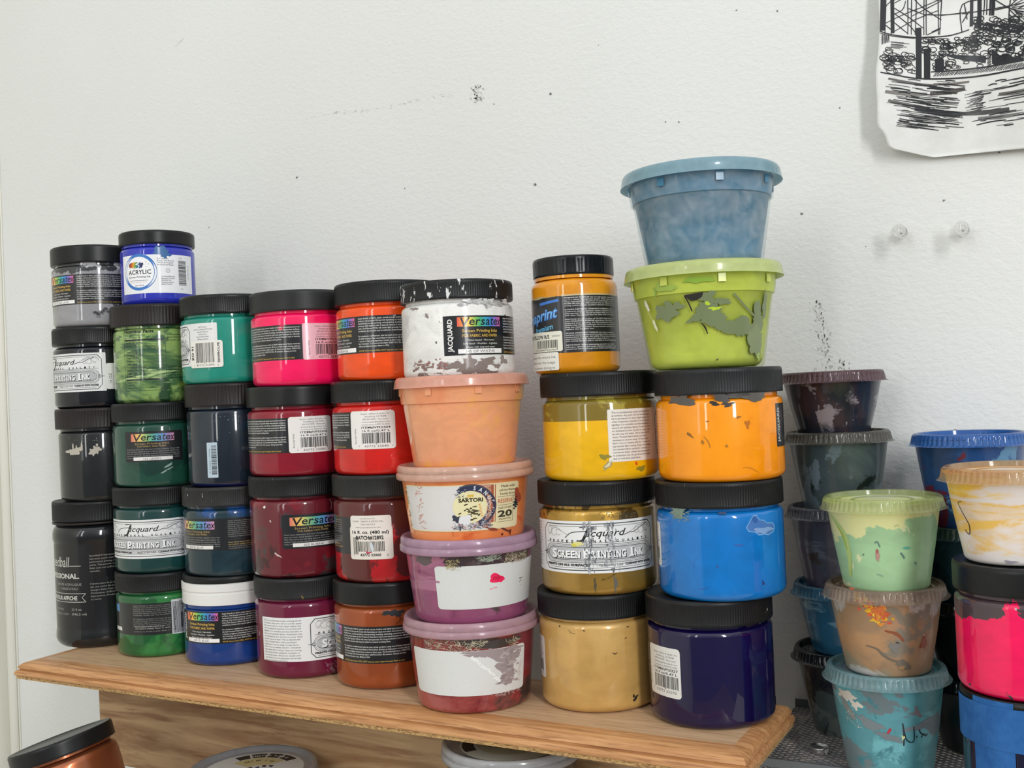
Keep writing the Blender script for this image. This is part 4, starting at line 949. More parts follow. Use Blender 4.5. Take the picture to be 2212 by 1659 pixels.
def batch(P):
    P.rect(0, 20, 37.5, 47, '#e4ddd2', 2.4); P.rect(1, 38, 36.8, 55.5, '#e8e2da', 2.2); L = P.lift()
    for t, z, w in (("manufactured by", 52.6, 13), ("RUPERT, GIBBON & SPIDER, INC.", 50.2, 27), ("1-800-442-0455", 47.8, 13), ("www.jacquardproducts.com", 45.4, 22)): P.text(t, 17, z, 1.3, '#4a4a4c', w=w, align='C', L=L)
    P.text("16 fl. oz. (480 ml)", 18.5, 40.8, 2.6, BLK, w=32, bold=.03, align='C', L=L); P.text("BATCH#12892", 18, 36.2, 3.0, BLK, w=24, bold=.04, align='C', L=L)
    P.barcode(6, 26.4, 31, 34.5, seed=33); P.text("43772 33060", 18.5, 22.6, 2.2, BLK, w=18, align='C', bold=.03, L=L); P.text("7", 3.4, 22.4, 1.9, BLK, L=L); P.text("8", 32.4, 22.4, 1.9, BLK, L=L)
    P.blob(17, 25.6, 2.2, 1.0, '#b4455a', 4, .9, 16); P.blob(20, 30, 1.5, 3.4, '#cfd9de', 5, .5)
jar('deep red ink jar with a thumbed batch-number sticker, over the copper-brown jar', -.528, .728, .0868, .1746, red2, draw=[('label', -110, lambda P: (P.rect(0, 24, 60, 54, '#25262a'), P.para([v[:40] for v in VT[:10]], 8, 51, 1.9, '#8a8682', 34, 1.1), P.para(["Note: Home dryers WILL NOT", "set colors unless Fixer is used."], 10, 31, 1.9, '#c2a24e', 32, 1.2))), ('barcode_sticker', -43, batch, M_PAPER)], lid=lid_mat('red_flecked_lid', '#222322', '#5e3a34', .04))
red1 = paint('scarlet_ink', '#cf1f18', [], .32, 1, .03)
jar('bright red ink jar with clean bar-code label, under the orange jar', -.525, .728, .1746, .2520, red1, draw=[('label', -182, V('304 RED', 'ITEM#VPI3304', ('7', '43772 33040', '0'), 10, z0=22, z1=52))], ribs=120, lid=LIDS)
orange = paint('orange_ink', '#f0500f', [], .32, 1, .03)
jar('orange ink jar, topmost of the fifth stack, touching the white jar', -.5168, .728, .2520, .3325, orange, draw=[('label', -98.7, V('302 ORANGE', 'ITEM#VPI3302'))], lid=LID, spots=lambda P: [P.blob(0, -4, .1, .1, '#f0500f')])

# column 6: plastic tubs --------------------------------------------
X6, Y6 = -.4305, .699
def frost(n, tint, milky, body=.5): return clear_mat(n, tint, body, .3, milky)
t1 = paint('brick_red_ink', '#7e262c', [('#3c2f2d', 20, .60, .03, None, (.046, .056, .16)), ('#9a3c3c', 22, .58, .08), ('#a2504a', 12, .56, .1, (1, 1, 2), (.012, 0, .1))], .35, .9, .08)
def xmap(P, pts, dz=0):
    f0 = P.fn
    def g(s, z, L):
        for (a, b), (c, d) in zip(pts, pts[1:]):
            if s <= c or (c, d) == pts[-1]: return f0(b + (s - a) * (d - b) / (c - a), z + dz, L)
    P.fn = g
def blank1(P):
    xmap(P, [(0, 0), (73, 93)])
    P.rect(0, 14, 73, 48, '#d9dad7', 2.6); L = P.lift()
    for i, (x, z, rx, rz, ro) in enumerate(((47, 45.6, 13, 2.6, -.1), (60, 45.6, 10, 2.4, 0), (56, 41.5, 9, 3.6, -.5), (58, 35.5, 6.5, 5, -.9), (61, 28, 4.8, 6, .2), (59.5, 22.6, 3.6, 3.6, 0), (66, 41, 4, 3, .3))): P.blob(x, z, rx, rz, '#9c8f90', i + 2, .6, 44, rot=ro, L=L + i * 1e-6)
    rnd = random.Random(5)
    for k in range(60): P.blob(60 + rnd.gauss(0, 2.6), rnd.uniform(21, 46), rnd.uniform(.6, 2.2), rnd.uniform(.4, 1.2), rnd.choice(('#a89c9c', '#908283', '#b3a9a8')), k, .8, 12, L=L + 2e-5)
    for k in range(26): f = k / 25; P.blob(40 + 15 * f, 43.5 - 20 * f + rnd.gauss(0, .5), rnd.uniform(.5, 1.5), rnd.uniform(.4, 1), '#eeefed', k, .9, 12, L=L + 4e-5)
def fibres(P, s0, s1, z0, z1, n, cols, seed=1, ln_=4, amp=1.2):
    rnd = random.Random(seed); L = P.lift()
    for k in range(n):
        x = rnd.uniform(s0, s1); z = rnd.uniform(z0, z1); a = rnd.uniform(-.5, .5) if rnd.random() < .7 else rnd.uniform(0, 3)
        q = [(x + i * ln_ / 4 * math.cos(a), z + i * ln_ / 4 * math.sin(a) + rnd.gauss(0, amp * .3)) for i in range(4)]
        P.stroke(q, rnd.uniform(.15, .42), rnd.choice(cols), L)
FB = ['#b5aa90', '#8d8069', '#cfc6ae', '#6f6350', '#9fa38c']
tub('dark brick-red tub with a torn blank sticker, standing on the shelf', X6, Y6, 0, .0685, .0440, .0495, .0535, .0115, t1, frost('pinkish_lid_plastic', '#e3bcc6', '#cfa6b1', .6),
    spots=lambda P: [P.blob(16, 52, 20, 3.2, '#3b3431', 8, .4, 40), fibres(P, -36, 8, 48.4, 55, 170, FB, 1), fibres(P, 24, 34, 48.4, 53, 30, FB, 2), fibres(P, 10, 38, 11.5, 14, 40, ['#b78f8c', '#caaeaa'], 3, 2), fibres(P, 35, 37, 18, 44, 30, ['#c9b3ae'], 4, 2)],
    draw=[('sticker', -67, blank1, M_PAPER, 'blank white sticker torn to grey at the right')])
t2 = paint('mauve_ink', '#8e4a6c', [('#a86a86', 13, .56, .04, (.5, .5, 2.5)), ('#7f3f60', 20, .58, .06), ('#4a3a3e', 20, .62, .03, None, (.042, .052, .12))], .38, .9, .08)
def blank2(P):
    xmap(P, [(0, 0), (70, 90)])
    P.rect(0, 12.5, 70, 45, '#d8dad7', 2.4); P.blob(34, 34, 4.2, 3.6, '#ee1f58', 9, .5, 30); P.blob(34, 34.4, 2.4, 1.7, '#d21248', 3, .9, 20)
    L = P.lift()
    for x, z in ((30.5, 26.6), (32, 27), (33.5, 27.4)): P.blob(x, z, .7, .35, '#ee5a78', int(x), .7, 8, L=L)
    for q in (((50, 31), (52, 30.6), (53.4, 31.2)), ((51.6, 29.6), (52, 28)), ((50.2, 28.6), (50.4, 28)), ((51.2, 26), (51.4, 25.4))): P.stroke(list(q), .5, '#33343a', L)
tub('mauve tub with a white sticker dabbed hot pink, second tub up from the shelf', X6 + .0008, Y6, .0655, .1300, .0436, .0495, .0538, .0120, t2, frost('mauve_lid_plastic', '#dcbbd2', '#c7a3ba', .6),
    spots=lambda P: [P.blob(-8, 48.4, 10, 3.6, '#382c30', 2, .6, 44), P.blob(12, 48.6, 9, 3.2, '#3a2a2e', 5, .5, 44), P.blob(-34, 49, 9, 3, '#5e5153', 6, .5, 36), P.blob(40, 48.5, 12, 4, '#5c4a3c', 7, .4, 36), fibres(P, -17, -8, 42, 50, 60, ['#b5aa80', '#a69a60'], 2, 2.5), fibres(P, 4, 20, 47, 52, 70, ['#a9b3a0', '#8d9a88'], 3), fibres(P, 24, 46, 44, 51, 120, FB, 4), P.curve([(-46, 33), (-38, 32), (-30, 33.5), (-22, 33)], 1.5, '#a8708a')],
    draw=[('sticker', -33, blank2, M_PAPER, 'white sticker with a hot pink dab')])
t3 = paint('apricot_ink', '#e8854a', [('#d9602f', 18, .60, .04, (.5, .5, 1.8)), ('#ef9a5f', 12, .5, .12), ('#c0512c', 34, .68, .02, (1.6, 1.6, .35))], .38, .9, .07)
def sart(P):
    xmap(P, [(0, 0), (28, 42), (56, 70), (74, 95)], -3.5)
    P.rect(0, 13, 74, 47.5, '#e7dcb0', 2.4); P.rect(1.2, 13.8, 56, 46.8, '#dddbd9', 1.5); rnd = random.Random(2)
    P.rect(56, 18.5, 57.4, 46.6, '#a8573a'); P.rect(58, 18.5, 58.5, 46.6, '#a8573a')
    P.poly([(40, 46), (48, 47), (56, 46.8), (56, 16.5), (50, 15), (44, 20), (50, 34)], '#c08f76')
    fibres(P, 44, 55, 15, 46.5, 80, ['#a8573a', '#e5dcd5', '#8a4a34'], 3, 2.5)
    P.ring(42, 31, 11.8, 16.2, '#2b3350', -68, 128); P.ring(42, 31, 16.3, 16.9, '#2b3350', -60, 118); fibres(P, 40, 56, 15, 26, 90, ['#dcdcdc', '#8a93a6', '#3a4258'], 5, 2.2)
    curl_text(P, "SANU", 42, 31, 12.6, 80, 26, 3.0, '#e3e6ea'); fibres(P, 48, 57, 26, 36, 30, ['#dcdcdc'], 7, 1.6)
    P.poly([(41 + 12 * math.cos(a / 28 * 6.2832), 31 + 12 * math.sin(a / 28 * 6.2832)) for a in range(28)], '#e9e2b4')
    L = P.lift(); P.text("SARTORI", 41.5, 34.8, 2.8, '#3a3417', w=17, bold=.05, align='C', L=L)
    for k in range(3): P.blob(40 + k * 1.5, 39.3, .8, 1.1, '#dcb64a', k, .4, 10, L=L)
    for k in range(34): P.blob(42 + rnd.gauss(0, 2.3), 27 + rnd.gauss(0, 2.6), rnd.uniform(.5, 1.8), .55, rnd.choice(('#4a4428', '#5f5a36', '#2f2b18')), k, .6, 9, rot=rnd.uniform(-.5, .5), L=L)
    for k in range(6): P.blob(49 - k * .3, 24 + k * 1.7, 1.1, .45, '#dba04e', k, .3, 8, rot=.7, L=L)
    P.blob(32, 22.5, 3.6, 2.6, '#3a3d4c', 4, .9, 24); P.blob(33, 17.5, 1, 3.5, '#4a4a52', 5, .8, 16); P.blob(37, 21, 5, 3.6, '#e3e4e6', 6, .6, 26); fibres(P, 28, 55, 14.4, 18, 110, ['#33384a', '#b4765c', '#8a8f9c', '#f0f0ef'], 9, 3.2); fibres(P, 31, 38, 38, 44, 30, ['#2e3446', '#aab0bd'], 11, 2)
    T = '#4a4632'; L = P.lift()
    P.text("Made with", 66, 43.8, 1.9, T, w=9, align='C', L=L); P.text("milk from Wisconsin", 66, 41, 1.7, T, w=11, align='C', L=L); P.text("Family farms", 66, 38.2, 1.7, T, w=10, align='C', L=L); P.rect(59.5, 36.8, 72.5, 37, T, L=L)
    P.text("RESERVE", 64.6, 32.2, 3.2, '#c55a3c', w=9.6, align='C', L=L); P.rect(59.5, 30.5, 69, 30.7, T, L=L); P.text("AGED AT LEAST", 64.5, 27.8, 1.5, T, w=9, align='C', L=L)
    P.text("20", 64.5, 21.8, 4.8, '#33301f', w=9.5, bold=.03, align='C', L=L); P.text("MONTHS", 64.5, 19.4, 1.3, T, w=8, align='C', L=L); P.rect(59.5, 18, 70, 18.2, T, L=L); P.rect(69.8, 18, 70, 37, T, L=L)
    for k in range(24): P.blob(72 + rnd.gauss(0, .8), 30 + rnd.gauss(0, 2.6), .8, .6, '#2b2f33', k, .7, 8, L=L)
    fibres(P, -1, 1, 14, 46, 30, ['#5d5a52'], 8, 1.8)
tub('apricot tub with a half-rubbed cheese label, between the mauve and peach tubs', X6 + .0002, Y6, .1262, .1842, .0442, .0497, .0538, .0112, t3, frost('peach_lid_plastic', '#f4d0ba', '#ebc3ae', .6),
    spots=lambda P: [P.blob(13, 52, 8, 1.0, '#6e2a2a', 2, .4, 30), P.blob(12, 49, 5, 1.1, '#7a302c', 3, .4, 24), fibres(P, -30, 8, 47.5, 53, 70, ['#8a4a2c', '#5d3a28'], 12, 1.5), P.blob(26, 51, 1, 3, '#5a2018', 4, .9, 22), fibres(P, -40, -34, 10, 50, 50, ['#b5562c', '#c96a3a'], 13, 3), P.blob(18, 10, 6, .9, '#8a3f2c', 6, .6, 22, rot=-.3), P.blob(30, 8, 4, .8, '#5a2018', 7, .8, 20, rot=-.4), P.blob(35, 6, 1, 2.2, '#5a2018', 8, .8, 16), P.blob(42, 32, 4, 6, '#a8503a', 9, .7, 24), P.blob(27, 5, .9, .9, '#5a2018', 3, .6)],
    draw=[('label', -68, sart, M_PAPER, 'cream cheese label, its left half rubbed to blank paper')])
t4 = paint('peach_ink', '#eca377', [('#efb04e', 9, .56, .08, (1, 1, .8)), ('#f2b04a', 12, .60, .1, None, (.02, 0, .14)), ('#e79468', 15, .58, .08)], .32, .9, .05)
tub('peach deli tub with a thin flared lid, under the paint-crusted white jar', X6 + .0006, Y6, .1815, .2518, .0402, .0495, .0529, .0085, t4, frost('crusted_peach_lid', '#f0b8a0', '#dda08a', .8), ledge=True, lid_kind='thin')
whitec = paint('white_ink', '#e9e9e5', [('#f1f0ec', 30, .5, .1), ('#c9c9c7', 22, .60, .08, None, (.03, .055, .10)), ('#aba9a8', 30, .66, .03, None, (.045, .058, .12)), ('#8a7d78', 34, .64, .015, (1, 1, 1.5), (.014, .006, .09))], .45, .4, .15, bumpy=.5)
def wj(P):
    rnd = random.Random(8)
    P.blob(8, 11, 4, 5, '#8c7f7a', 3, .9, 44, rot=.4); P.blob(22, 11.5, 8, 2.4, '#877a75', 6, .9, 44); P.blob(38, 12, 4, 3, '#93867f', 9, .9, 40); P.blob(26, 6, 5, 2, '#e9e9e5', 10, .8, 30)
    L = P.lift()
    for k in range(60): P.blob(rnd.uniform(-40, -10), 10 + rnd.gauss(0, 1.7), rnd.uniform(.6, 2), rnd.uniform(.4, 1.2), rnd.choice(('#8a6f69', '#9a6a63', '#7b625c')), k, .9, 12, L=L)
    for k in range(30): P.blob(rnd.uniform(0, 45), 56 + rnd.gauss(0, 1.6), rnd.uniform(1, 4), rnd.uniform(.5, 1.6), rnd.choice(('#b9b9b8', '#a6a5a4', '#d0d0cf')), k, .9, 16, L=L)
    P.blob(-17, 27, .6, 1, '#3b3d40', 3, .6)
wl = lid_mat('white_smeared_lid', '#1b1c1e', '#d9dad8', .125)
jar('paint-crusted white ink jar with a white-smeared lid, on top of the peach tub', X6 - .0004, Y6, .2495, .3232, whitec, R=.0435, lid=wl, draw=[('label', -14.5, V('345 OP WHITHE', 'ITEM#VPI3345', z0=16.5, z1=46))], spots=wj, lid_label='black ribbed lid smeared with white', lid_h=.0145)

# column 7 --------------------------------------------------------
tan = paint('pale_gold_ink', '#c89f5c', [('#d3ac6a', 12, .5, .12)], .3, 1, .05, .15)
def itemlab(item, code, seed): return lambda P: (P.rect(0, 21, 38, 52, '#e6e4e0', 2.6), barcode_text(P, 0, 21, item, code, seed))
jar('pale gold ink jar with tiny black chips, directly under the metallic gold jar', -.3387, .734, 0, .0858, tan, draw=[('label', -113, itemlab('ITEM#VPI3321', ('7', '43772 33210', '4'), 12))], lid=LID,
    spots=lambda P: [P.blob(27, 9, 3.0, 1.0, '#23211c', 2, .9, 24, rot=.5), P.blob(25.6, 11, .8, 1.3, '#23211c', 3, .8, 14), P.curve([(10, 44.6), (12, 43.4), (14, 44.4)], .9, '#3a2c18', None, .8), P.blob(-30, 63, .5, .8, '#1d1810', 4, .5), P.blob(-10, 61, 1, .3, '#1d1810', 5, .5), P.curve([(-22, 61), (-20, 59), (-17, 58.4)], .3, '#5a4220'), P.blob(21, 54, 1.2, .3, '#5a4220', 6, .5, rot=.5), P.blob(23, 62, 1.2, .3, '#3a2c18', 6, .5)])
gold = paint('metallic_gold_ink', '#a9853c', [('#c59c45', 12, .5, .12), ('#5f4c26', 48, .60, .03, (1, 1, 1), (.048, .060, .08))], .28, .8, .06, .55)
def goldl(P):
    jacquard(P, z0=17, z1=55); rnd = random.Random(4); L = P.lift()
    P.blob(80, 38.6, 4.2, 1.5, '#dcd88a', 3, .6, 34); P.blob(77, 37.6, 2.6, 1.0, '#d2cb55', 5, .7, 30)
    for k in range(150): x = rnd.choice((88.5, 104)); P.blob(x + rnd.gauss(0, 2.2), rnd.uniform(18, 54), rnd.uniform(.2, .9), rnd.uniform(.3, 2.2), rnd.choice(('#9a9ca0', '#7f8287', '#b5b6b9', '#5f6368')), k, .9, 10, L=L + 1e-5)
jar('metallic gold ink jar with a big white framed label, under the half-empty yellow jar', -.3344, .734, .0858, .1692, gold, draw=[('label', -123, goldl, M_PAPER)], lid=LID2, spots=lambda P: [P.blob(-6 + 2, 9, .9, 5, '#4e4630', 3, .9, 24), P.blob(11, 9, 1.2, 6, '#5f5c50', 4, .9, 24), fibres(P, 0, 34, 56, 61, 80, ['#6f5a30', '#8a7440', '#4c3d20'], 3, 2)])
yel = paint('half_full_yellow_ink', '#eab410', [('#7d6a22', 10, 1.0, .01, None, (.0440, .0446, .75)), ('#a5973a', 60, 1.30, .05, None, (.0440, .0446, .75)), ('#6f6220', 5, 1.32, .1, None, (.0440, .0446, .75))], .28, 1, .04)
jar('yellow ink jar, two-thirds full, with a text-block label', -.3282, .734, .1692, .2490, yel, draw=[('label', 6.5, lambda P: (P.rect(0, 14, 88, 52, '#e6e2da', .8), P.para(JQ, 3, 49, 2.22, '#3c3b38', 34, 1.35), P.stroke([(48, 49), (45, 45), (45, 21), (48, 17)], .7, '#3c3f3c')), M_PAPER)], lid=LID2,
    spots=lambda P: [P.blob(4, 12, 4.5, 2.0, '#a89a62', 3, .6, 30, rot=.7), P.blob(4, 12, 2.4, 1.0, '#d8cfae', 8, .6, 22, rot=.7), P.blob(2, 18, 3.5, 2, '#8d8326', 4, .9, 26), P.blob(26, 12, 1, 1.2, '#d8441a', 5, .5), P.blob(30, 8, 5, 1.5, '#8d8326', 6, .9, 26)])
ochre = paint('amber_ink', '#dd8f14', [('#e59a1c', 14, .5, .1)], .33, 1, .04)
def perma(P):
    f0 = P.fn; P.fn = lambda s, z, L: f0(s, z - 8.5, L)
    P.rect(0, 24, 132, 66.5, '#202125', .6); P.blob(18, 66.4, 16, .9, '#b9a06a', 3, .8, 40); P.rect(44, 66.2, 110, 67.4, '#c9b58a')
    L = P.lift()
    P.text("Permaprint", 40, 51, 8, '#2f6fbe', w=50, shear=.35, bold=.05, align='R', rot=8, L=L); P.text("Permaprint", 39.7, 51.3, 8, '#7fb9ea', w=50, shear=.35, bold=.0, align='R', rot=8, L=L + 3e-5)
    P.stroke([(24, 61.5), (42, 63.5)], 2.0, '#3a76c8', L); P.text("Premium", 36, 42.4, 4.2, '#5fb0dc', w=20, shear=.3, bold=.02, align='R', rot=9, L=L)
    P.para(["PERMAPRINT PREMIUM inks are high-quality, water-based", "use in a colour management system. With a going with a", "They represent the forefront of technology in screen", "PREMIUM inks are 100% solvent free, so equipment can", "drying, prints exhibit excellent abrasion resistance and", "",
            "SUITABLE SUBSTRATES: PERMAPRINT PREMIUM for paper,", "cardboard, tyvek, polyesters (mylar), polycarbonate and", "poly-styrene. Care should be taken with some rigid or", "over time. Care should also be taken with some papers", "",
            "PRINTING: Screen meshes of 70-120T (180-305) are for", "most PERMAPRINT PREMIUM applications. Normally no", "required when printing, the first pull leads the screen", "Ensure that there is adequate ink on the screen before", "they are water-resistant. Ensure screen emulsions are", "replace the lid after use.", "",
            "DRYING: PERMAPRINT PREMIUM inks dry by evaporation", "ambient temperature and humidity. If jets only drying", "temperature is below 10C (50F). Prints may be dried at", "approximately 30-40 seconds using medium or", "and cooling allowed before stacking to prevent blocking", "",
            "IMPORTANT: Before attempting any print run, ensure", "adhesion, abrasion and water-resistance properties. Use", "mixed test blanks through both before and following the"], 46.5, 64.3, 1.47, '#d3d3d0', 44, .95)
def perma2(P):
    f0 = P.fn; P.fn = lambda s, z, L: f0(s, z - 5.5, L)
    P.rect(0, 22.5, 38, 37.5, '#e3e2d2', 1.6); L = P.lift(); P.text("MID YELLOW R/S", 27, 32.4, 2.8, BLK, w=28, bold=.03, align='R', L=L); P.text("040507", 36.4, 33.4, 1.3, BLK, w=7, align='R', L=L); P.barcode(12, 25.2, 34, 31.2, seed=5); P.text("5 026840 025069", 34, 23.2, 1.4, BLK, w=24, align='R', L=L)
    P.rect(-2, 8.5, 34.5, 22, '#e6e4da', 1.4); L = P.lift()
    for i, t in enumerate(("For best prints, ensure ink", "is flood over the image", "to prevent drying-in")): P.text(t, 32 - i * .5, 17.6 - i * 4, 2.0, '#38383a', w=34 - i * 4, align='R', L=L)
jar('amber ink jar with a blue-lettered black label and narrower ridged lid, on the yellow jar', -.3456, .734, .2490, .3375, ochre, R=.0333, lid=lid_mat('glossy_ridged_lid', '#16181b', None, 0, .22), lid_h=.0145, ribs=56, neck=.0028, lidR=.0312, shoulder=.006, draw=[('label', -93, perma), ('barcode_sticker', -83, lambda P: (setattr(P, 'k', 20), perma2(P)), M_PAPER)])

# column 8 --------------------------------------------------------
violet = paint('deep_violet_ink', '#100838', [('#150c42', 9, .55, .1)], .26, 1, .03)
jar('deep violet ink jar with a bar-code label, standing on the right end of the shelf', -.2473, .728, 0, .0879, violet, draw=[('label', -109, lambda P: (P.rect(0, 20, 30, 56, '#1f2023'), P.para([v[:22] for v in VT[:10]], 8, 52, 2.2, '#a9a9a4', 19, 1.2), P.rect(29.5, 20, 63, 54.5, '#dcdcd8', 2.6), barcode_text(P, 27, 21.5, 'ITEM#VPI3327', ('7', '43772 33270', '1'), 17)))], lid=LID, ribs=150)
azure = paint('azure_ink', '#0a72c0', [('#1d80cc', 9, .55, .12)], .3, 1, .035)
def azs(P):
    P.poly([(17.6, 50.4), (20.5, 54.8), (23.4, 58.6), (26.6, 58.2), (28.6, 55), (32, 54.6), (35, 52.4), (41, 52), (43.6, 49), (42, 45.4), (36, 43.6), (31.6, 44.6), (27.6, 44.2), (24, 46.6), (19.4, 47.4)], '#6fa3d6'); P.poly([(18.4, 50.3), (20.9, 54.4), (23.6, 57.9), (26.3, 57.6), (28.2, 54.6), (31.8, 54), (34.8, 51.8), (40.5, 51.3), (42.8, 48.8), (41.4, 46), (36, 44.4), (31.6, 45.4), (27.8, 45), (24.4, 47.2), (20, 48)], '#4273b4'); P.blob(32, 47.6, 8, 2.0, '#7d9fcd', 4, .5, 30); P.blob(24.5, 55.2, 2.4, 2.0, '#2a5c9e', 5, .5, 18)
    P.blob(-30, 61.5, 7.5, 3.2, '#6f8577', 6, .9, 40); fibres(P, -36, -22, 55, 62, 60, ['#7f9488', '#8a9a8c', '#5d7468'], 5, 3)
    P.blob(2, 61, 2.8, 1.0, '#35466a', 7, .7, 20); P.blob(12, 39, 3.0, .7, '#2d5aa8', 8, .5, 20); P.blob(29, 12, 1.0, 1.6, '#1f3c70', 9, .8, 14); P.curve([(-16, 9.5), (-12, 9.8), (-9, 11)], .5, '#2a579c', None, .6); P.blob(-3, 25, .8, .9, '#2a579c', 3, .5); P.curve([(-20, 20), (-19, 28), (-15, 33)], .25, '#3f7fc4'); P.blob(-24, 4, .3, .4, '#1f3c70', 1)
jar('azure blue ink jar with a cloud-shaped peeled patch, over the violet jar', -.2358, .728, .0879, .1692, azure, draw=[('label', -118, itemlab('ITEM#VPI3341', ('7', '43772 33411', '7'), 11))], spots=azs, lid=LID2, lid_label='black finely ribbed lid')
marig = paint('marigold_ink', '#f59206', [('#fb9c14', 9, .55, .12)], .3, 1, .035)
def mgs(P):
    P.blob(-28, 57, 9, 3.0, '#55504a', 3, .8, 44); P.blob(-22, 55, 6, 2.2, '#55504a', 13, .9, 34); P.blob(5, 58, 8, 3.2, '#4a4846', 4, .9, 44); P.blob(-3, 54, 3.4, 1.3, '#2d2b29', 5, .9, 26); P.blob(6, 53, 4, 1.4, '#3a3835', 15, .9, 28); P.blob(26, 58, 11, 3.0, '#57544f', 6, .7, 44); P.blob(14, 59.5, 8, 1.6, '#3c3a37', 7, .6, 30)
    P.blob(19, 39, 1.6, 3.0, '#b96a08', 8, .8, 20); P.blob(13, 44, 1.6, .8, '#9a6410', 9, .6, rot=.4); P.blob(-21, 33, 3.0, .8, '#8a5a10', 10, .8, 22, rot=-.5); P.blob(-12, 28, 1.1, 1.4, '#a86c10', 11, .6); P.curve([(-11, 32), (-8, 28), (-7, 24)], .8, '#b0720e', None, .5); P.blob(4, 25, 1.0, 1.0, '#b0720e', 12, .5); P.curve([(14, 10), (19, 9.6), (26, 6)], .5, '#b8760c', None, .6); P.blob(-8, 42, 1.2, .4, '#9a6410', 2, .6)
jar('marigold ink jar, grey where paint has peeled near its lid, under the lime tub', -.2326, .728, .1692, .2468, marig, draw=[('label', 59, lambda P: (P.rect(0, 22, 60, 52, '#25272a', .8), P.text("JACQUARD", 5.5, 25, 3.4, '#b9b9b4', w=24, bold=.03, rot=90)))], spots=mgs, lid=lid_mat('white_flecked_lid', '#1e1f21', '#c2c2bd', .03))
limep = paint('lime_ink', '#d0da68', [('#d8e27a', 14, .52, .2)], .35, .5, .1)
def limes(P):
    C = '#73805a'
    P.blob(-24, 40, 7, 6, C, 3, .8, 44); P.blob(-18, 43, 5, 4, C, 4, .9, 36); P.blob(4, 38, 9, 6, C, 5, .8, 50); P.blob(2, 48, 5, 3.4, C, 6, .9, 36); P.blob(10, 45, 5, 2.4, C, 7, .9, 36)
    P.blob(14, 29, 14, 4.6, C, 8, .7, 54, rot=-.15); P.blob(26, 27, 9, 6.5, C, 9, .7, 44); P.blob(36, 33, 5, 9, C, 10, .7, 40); P.blob(36, 18, 7, 11, '#7d8a62', 11, .6, 44); P.blob(42, 42, 2.2, 10, C, 12, .7, 30); P.blob(-5, 35, 5, 2.6, C, 14, .9, 30, rot=.4)
    P.blob(6, 40.5, 3.6, 1.1, '#b4cf36', 15, .7, 26); P.blob(2, 44, 1.2, 1.6, '#b4cf36', 16, .7, 18); P.stroke([(17, 50), (24, 42), (31, 36), (35, 32.4)], 1.3, C)
    P.blob(40, 8, 1.4, 2.2, '#a2b95a', 3, .4, 14, rot=-.7); P.blob(41.5, 5.5, .8, 1.7, '#a2b95a', 4, .4, 14)
    P.poly([(-11, 50.6), (0, 51.8), (-1, 48.6), (-4, 46.6), (-7, 46.2), (-9, 48)], '#26241f'); P.curve([(-10.6, 50), (-9, 46), (-8, 43), (-7, 39.4)], .8, '#201e1a'); P.curve([(-2, 31), (0, 28), (1.4, 23.6)], 1.1, '#201e1a', None, .5)
    P.blob(-38, 46, 1.6, 3.6, '#dfe2cf', 5, .6, 20, rot=.2); P.blob(-33.5, 32, 1.3, 3.6, '#dfe3c4', 6, .6, 18, rot=.3); P.curve([(-38, 42), (-36, 38), (-35, 35)], .3, '#dfe2cf'); P.blob(7, 6, 1, .5, '#4a4e2a', 7, .6, 10, rot=.7)
    P.curve([(-30, 58), (-28.6, 55), (-29.6, 51)], 1.1, '#7ea33a', None, .6); P.blob(-2, 60, 8, 2, '#8db23c', 7, .8, 30); P.blob(-22, 57, 6, 3, '#9ab548', 9, .7, 30)
tub('lime green deli tub with see-through grey patches, under the steel-blue tub', -.2400, .728, .2468, .3205, .0408, .0520, .0565, .0095, limep, frost('lime_lid_plastic', '#d8e29a', '#c3cf86', .75), shell=clear_mat('tub_plastic', '#f2f6e6', .05, .1, '#c9d67a'), ledge=True, spots=limes, lid_kind='thin', inset=.0008, jit=0)
steelb = paint('steel_blue_ink', '#3f7e9e', [('#4a8aab', 14, .52, .2, (.6, .6, 2.2)), ('#38778f', 10, .56, .2), ('#6ba0bb', 26, .68, .08, (.3, .3, 2))], .35, .5, .1)
tub('steel-blue deli tub, topmost of the whole wall of jars', -.2385, .728, .3175, .3885, .0418, .0525, .0572, .0095, steelb, frost('blue_lid_plastic', '#a8c6cf', '#7fa3b0', .75), shell=clear_mat('tub_plastic_blue', '#eef3f4', .12, .1), ledge=True, lid_kind='thin', inset=.0014)

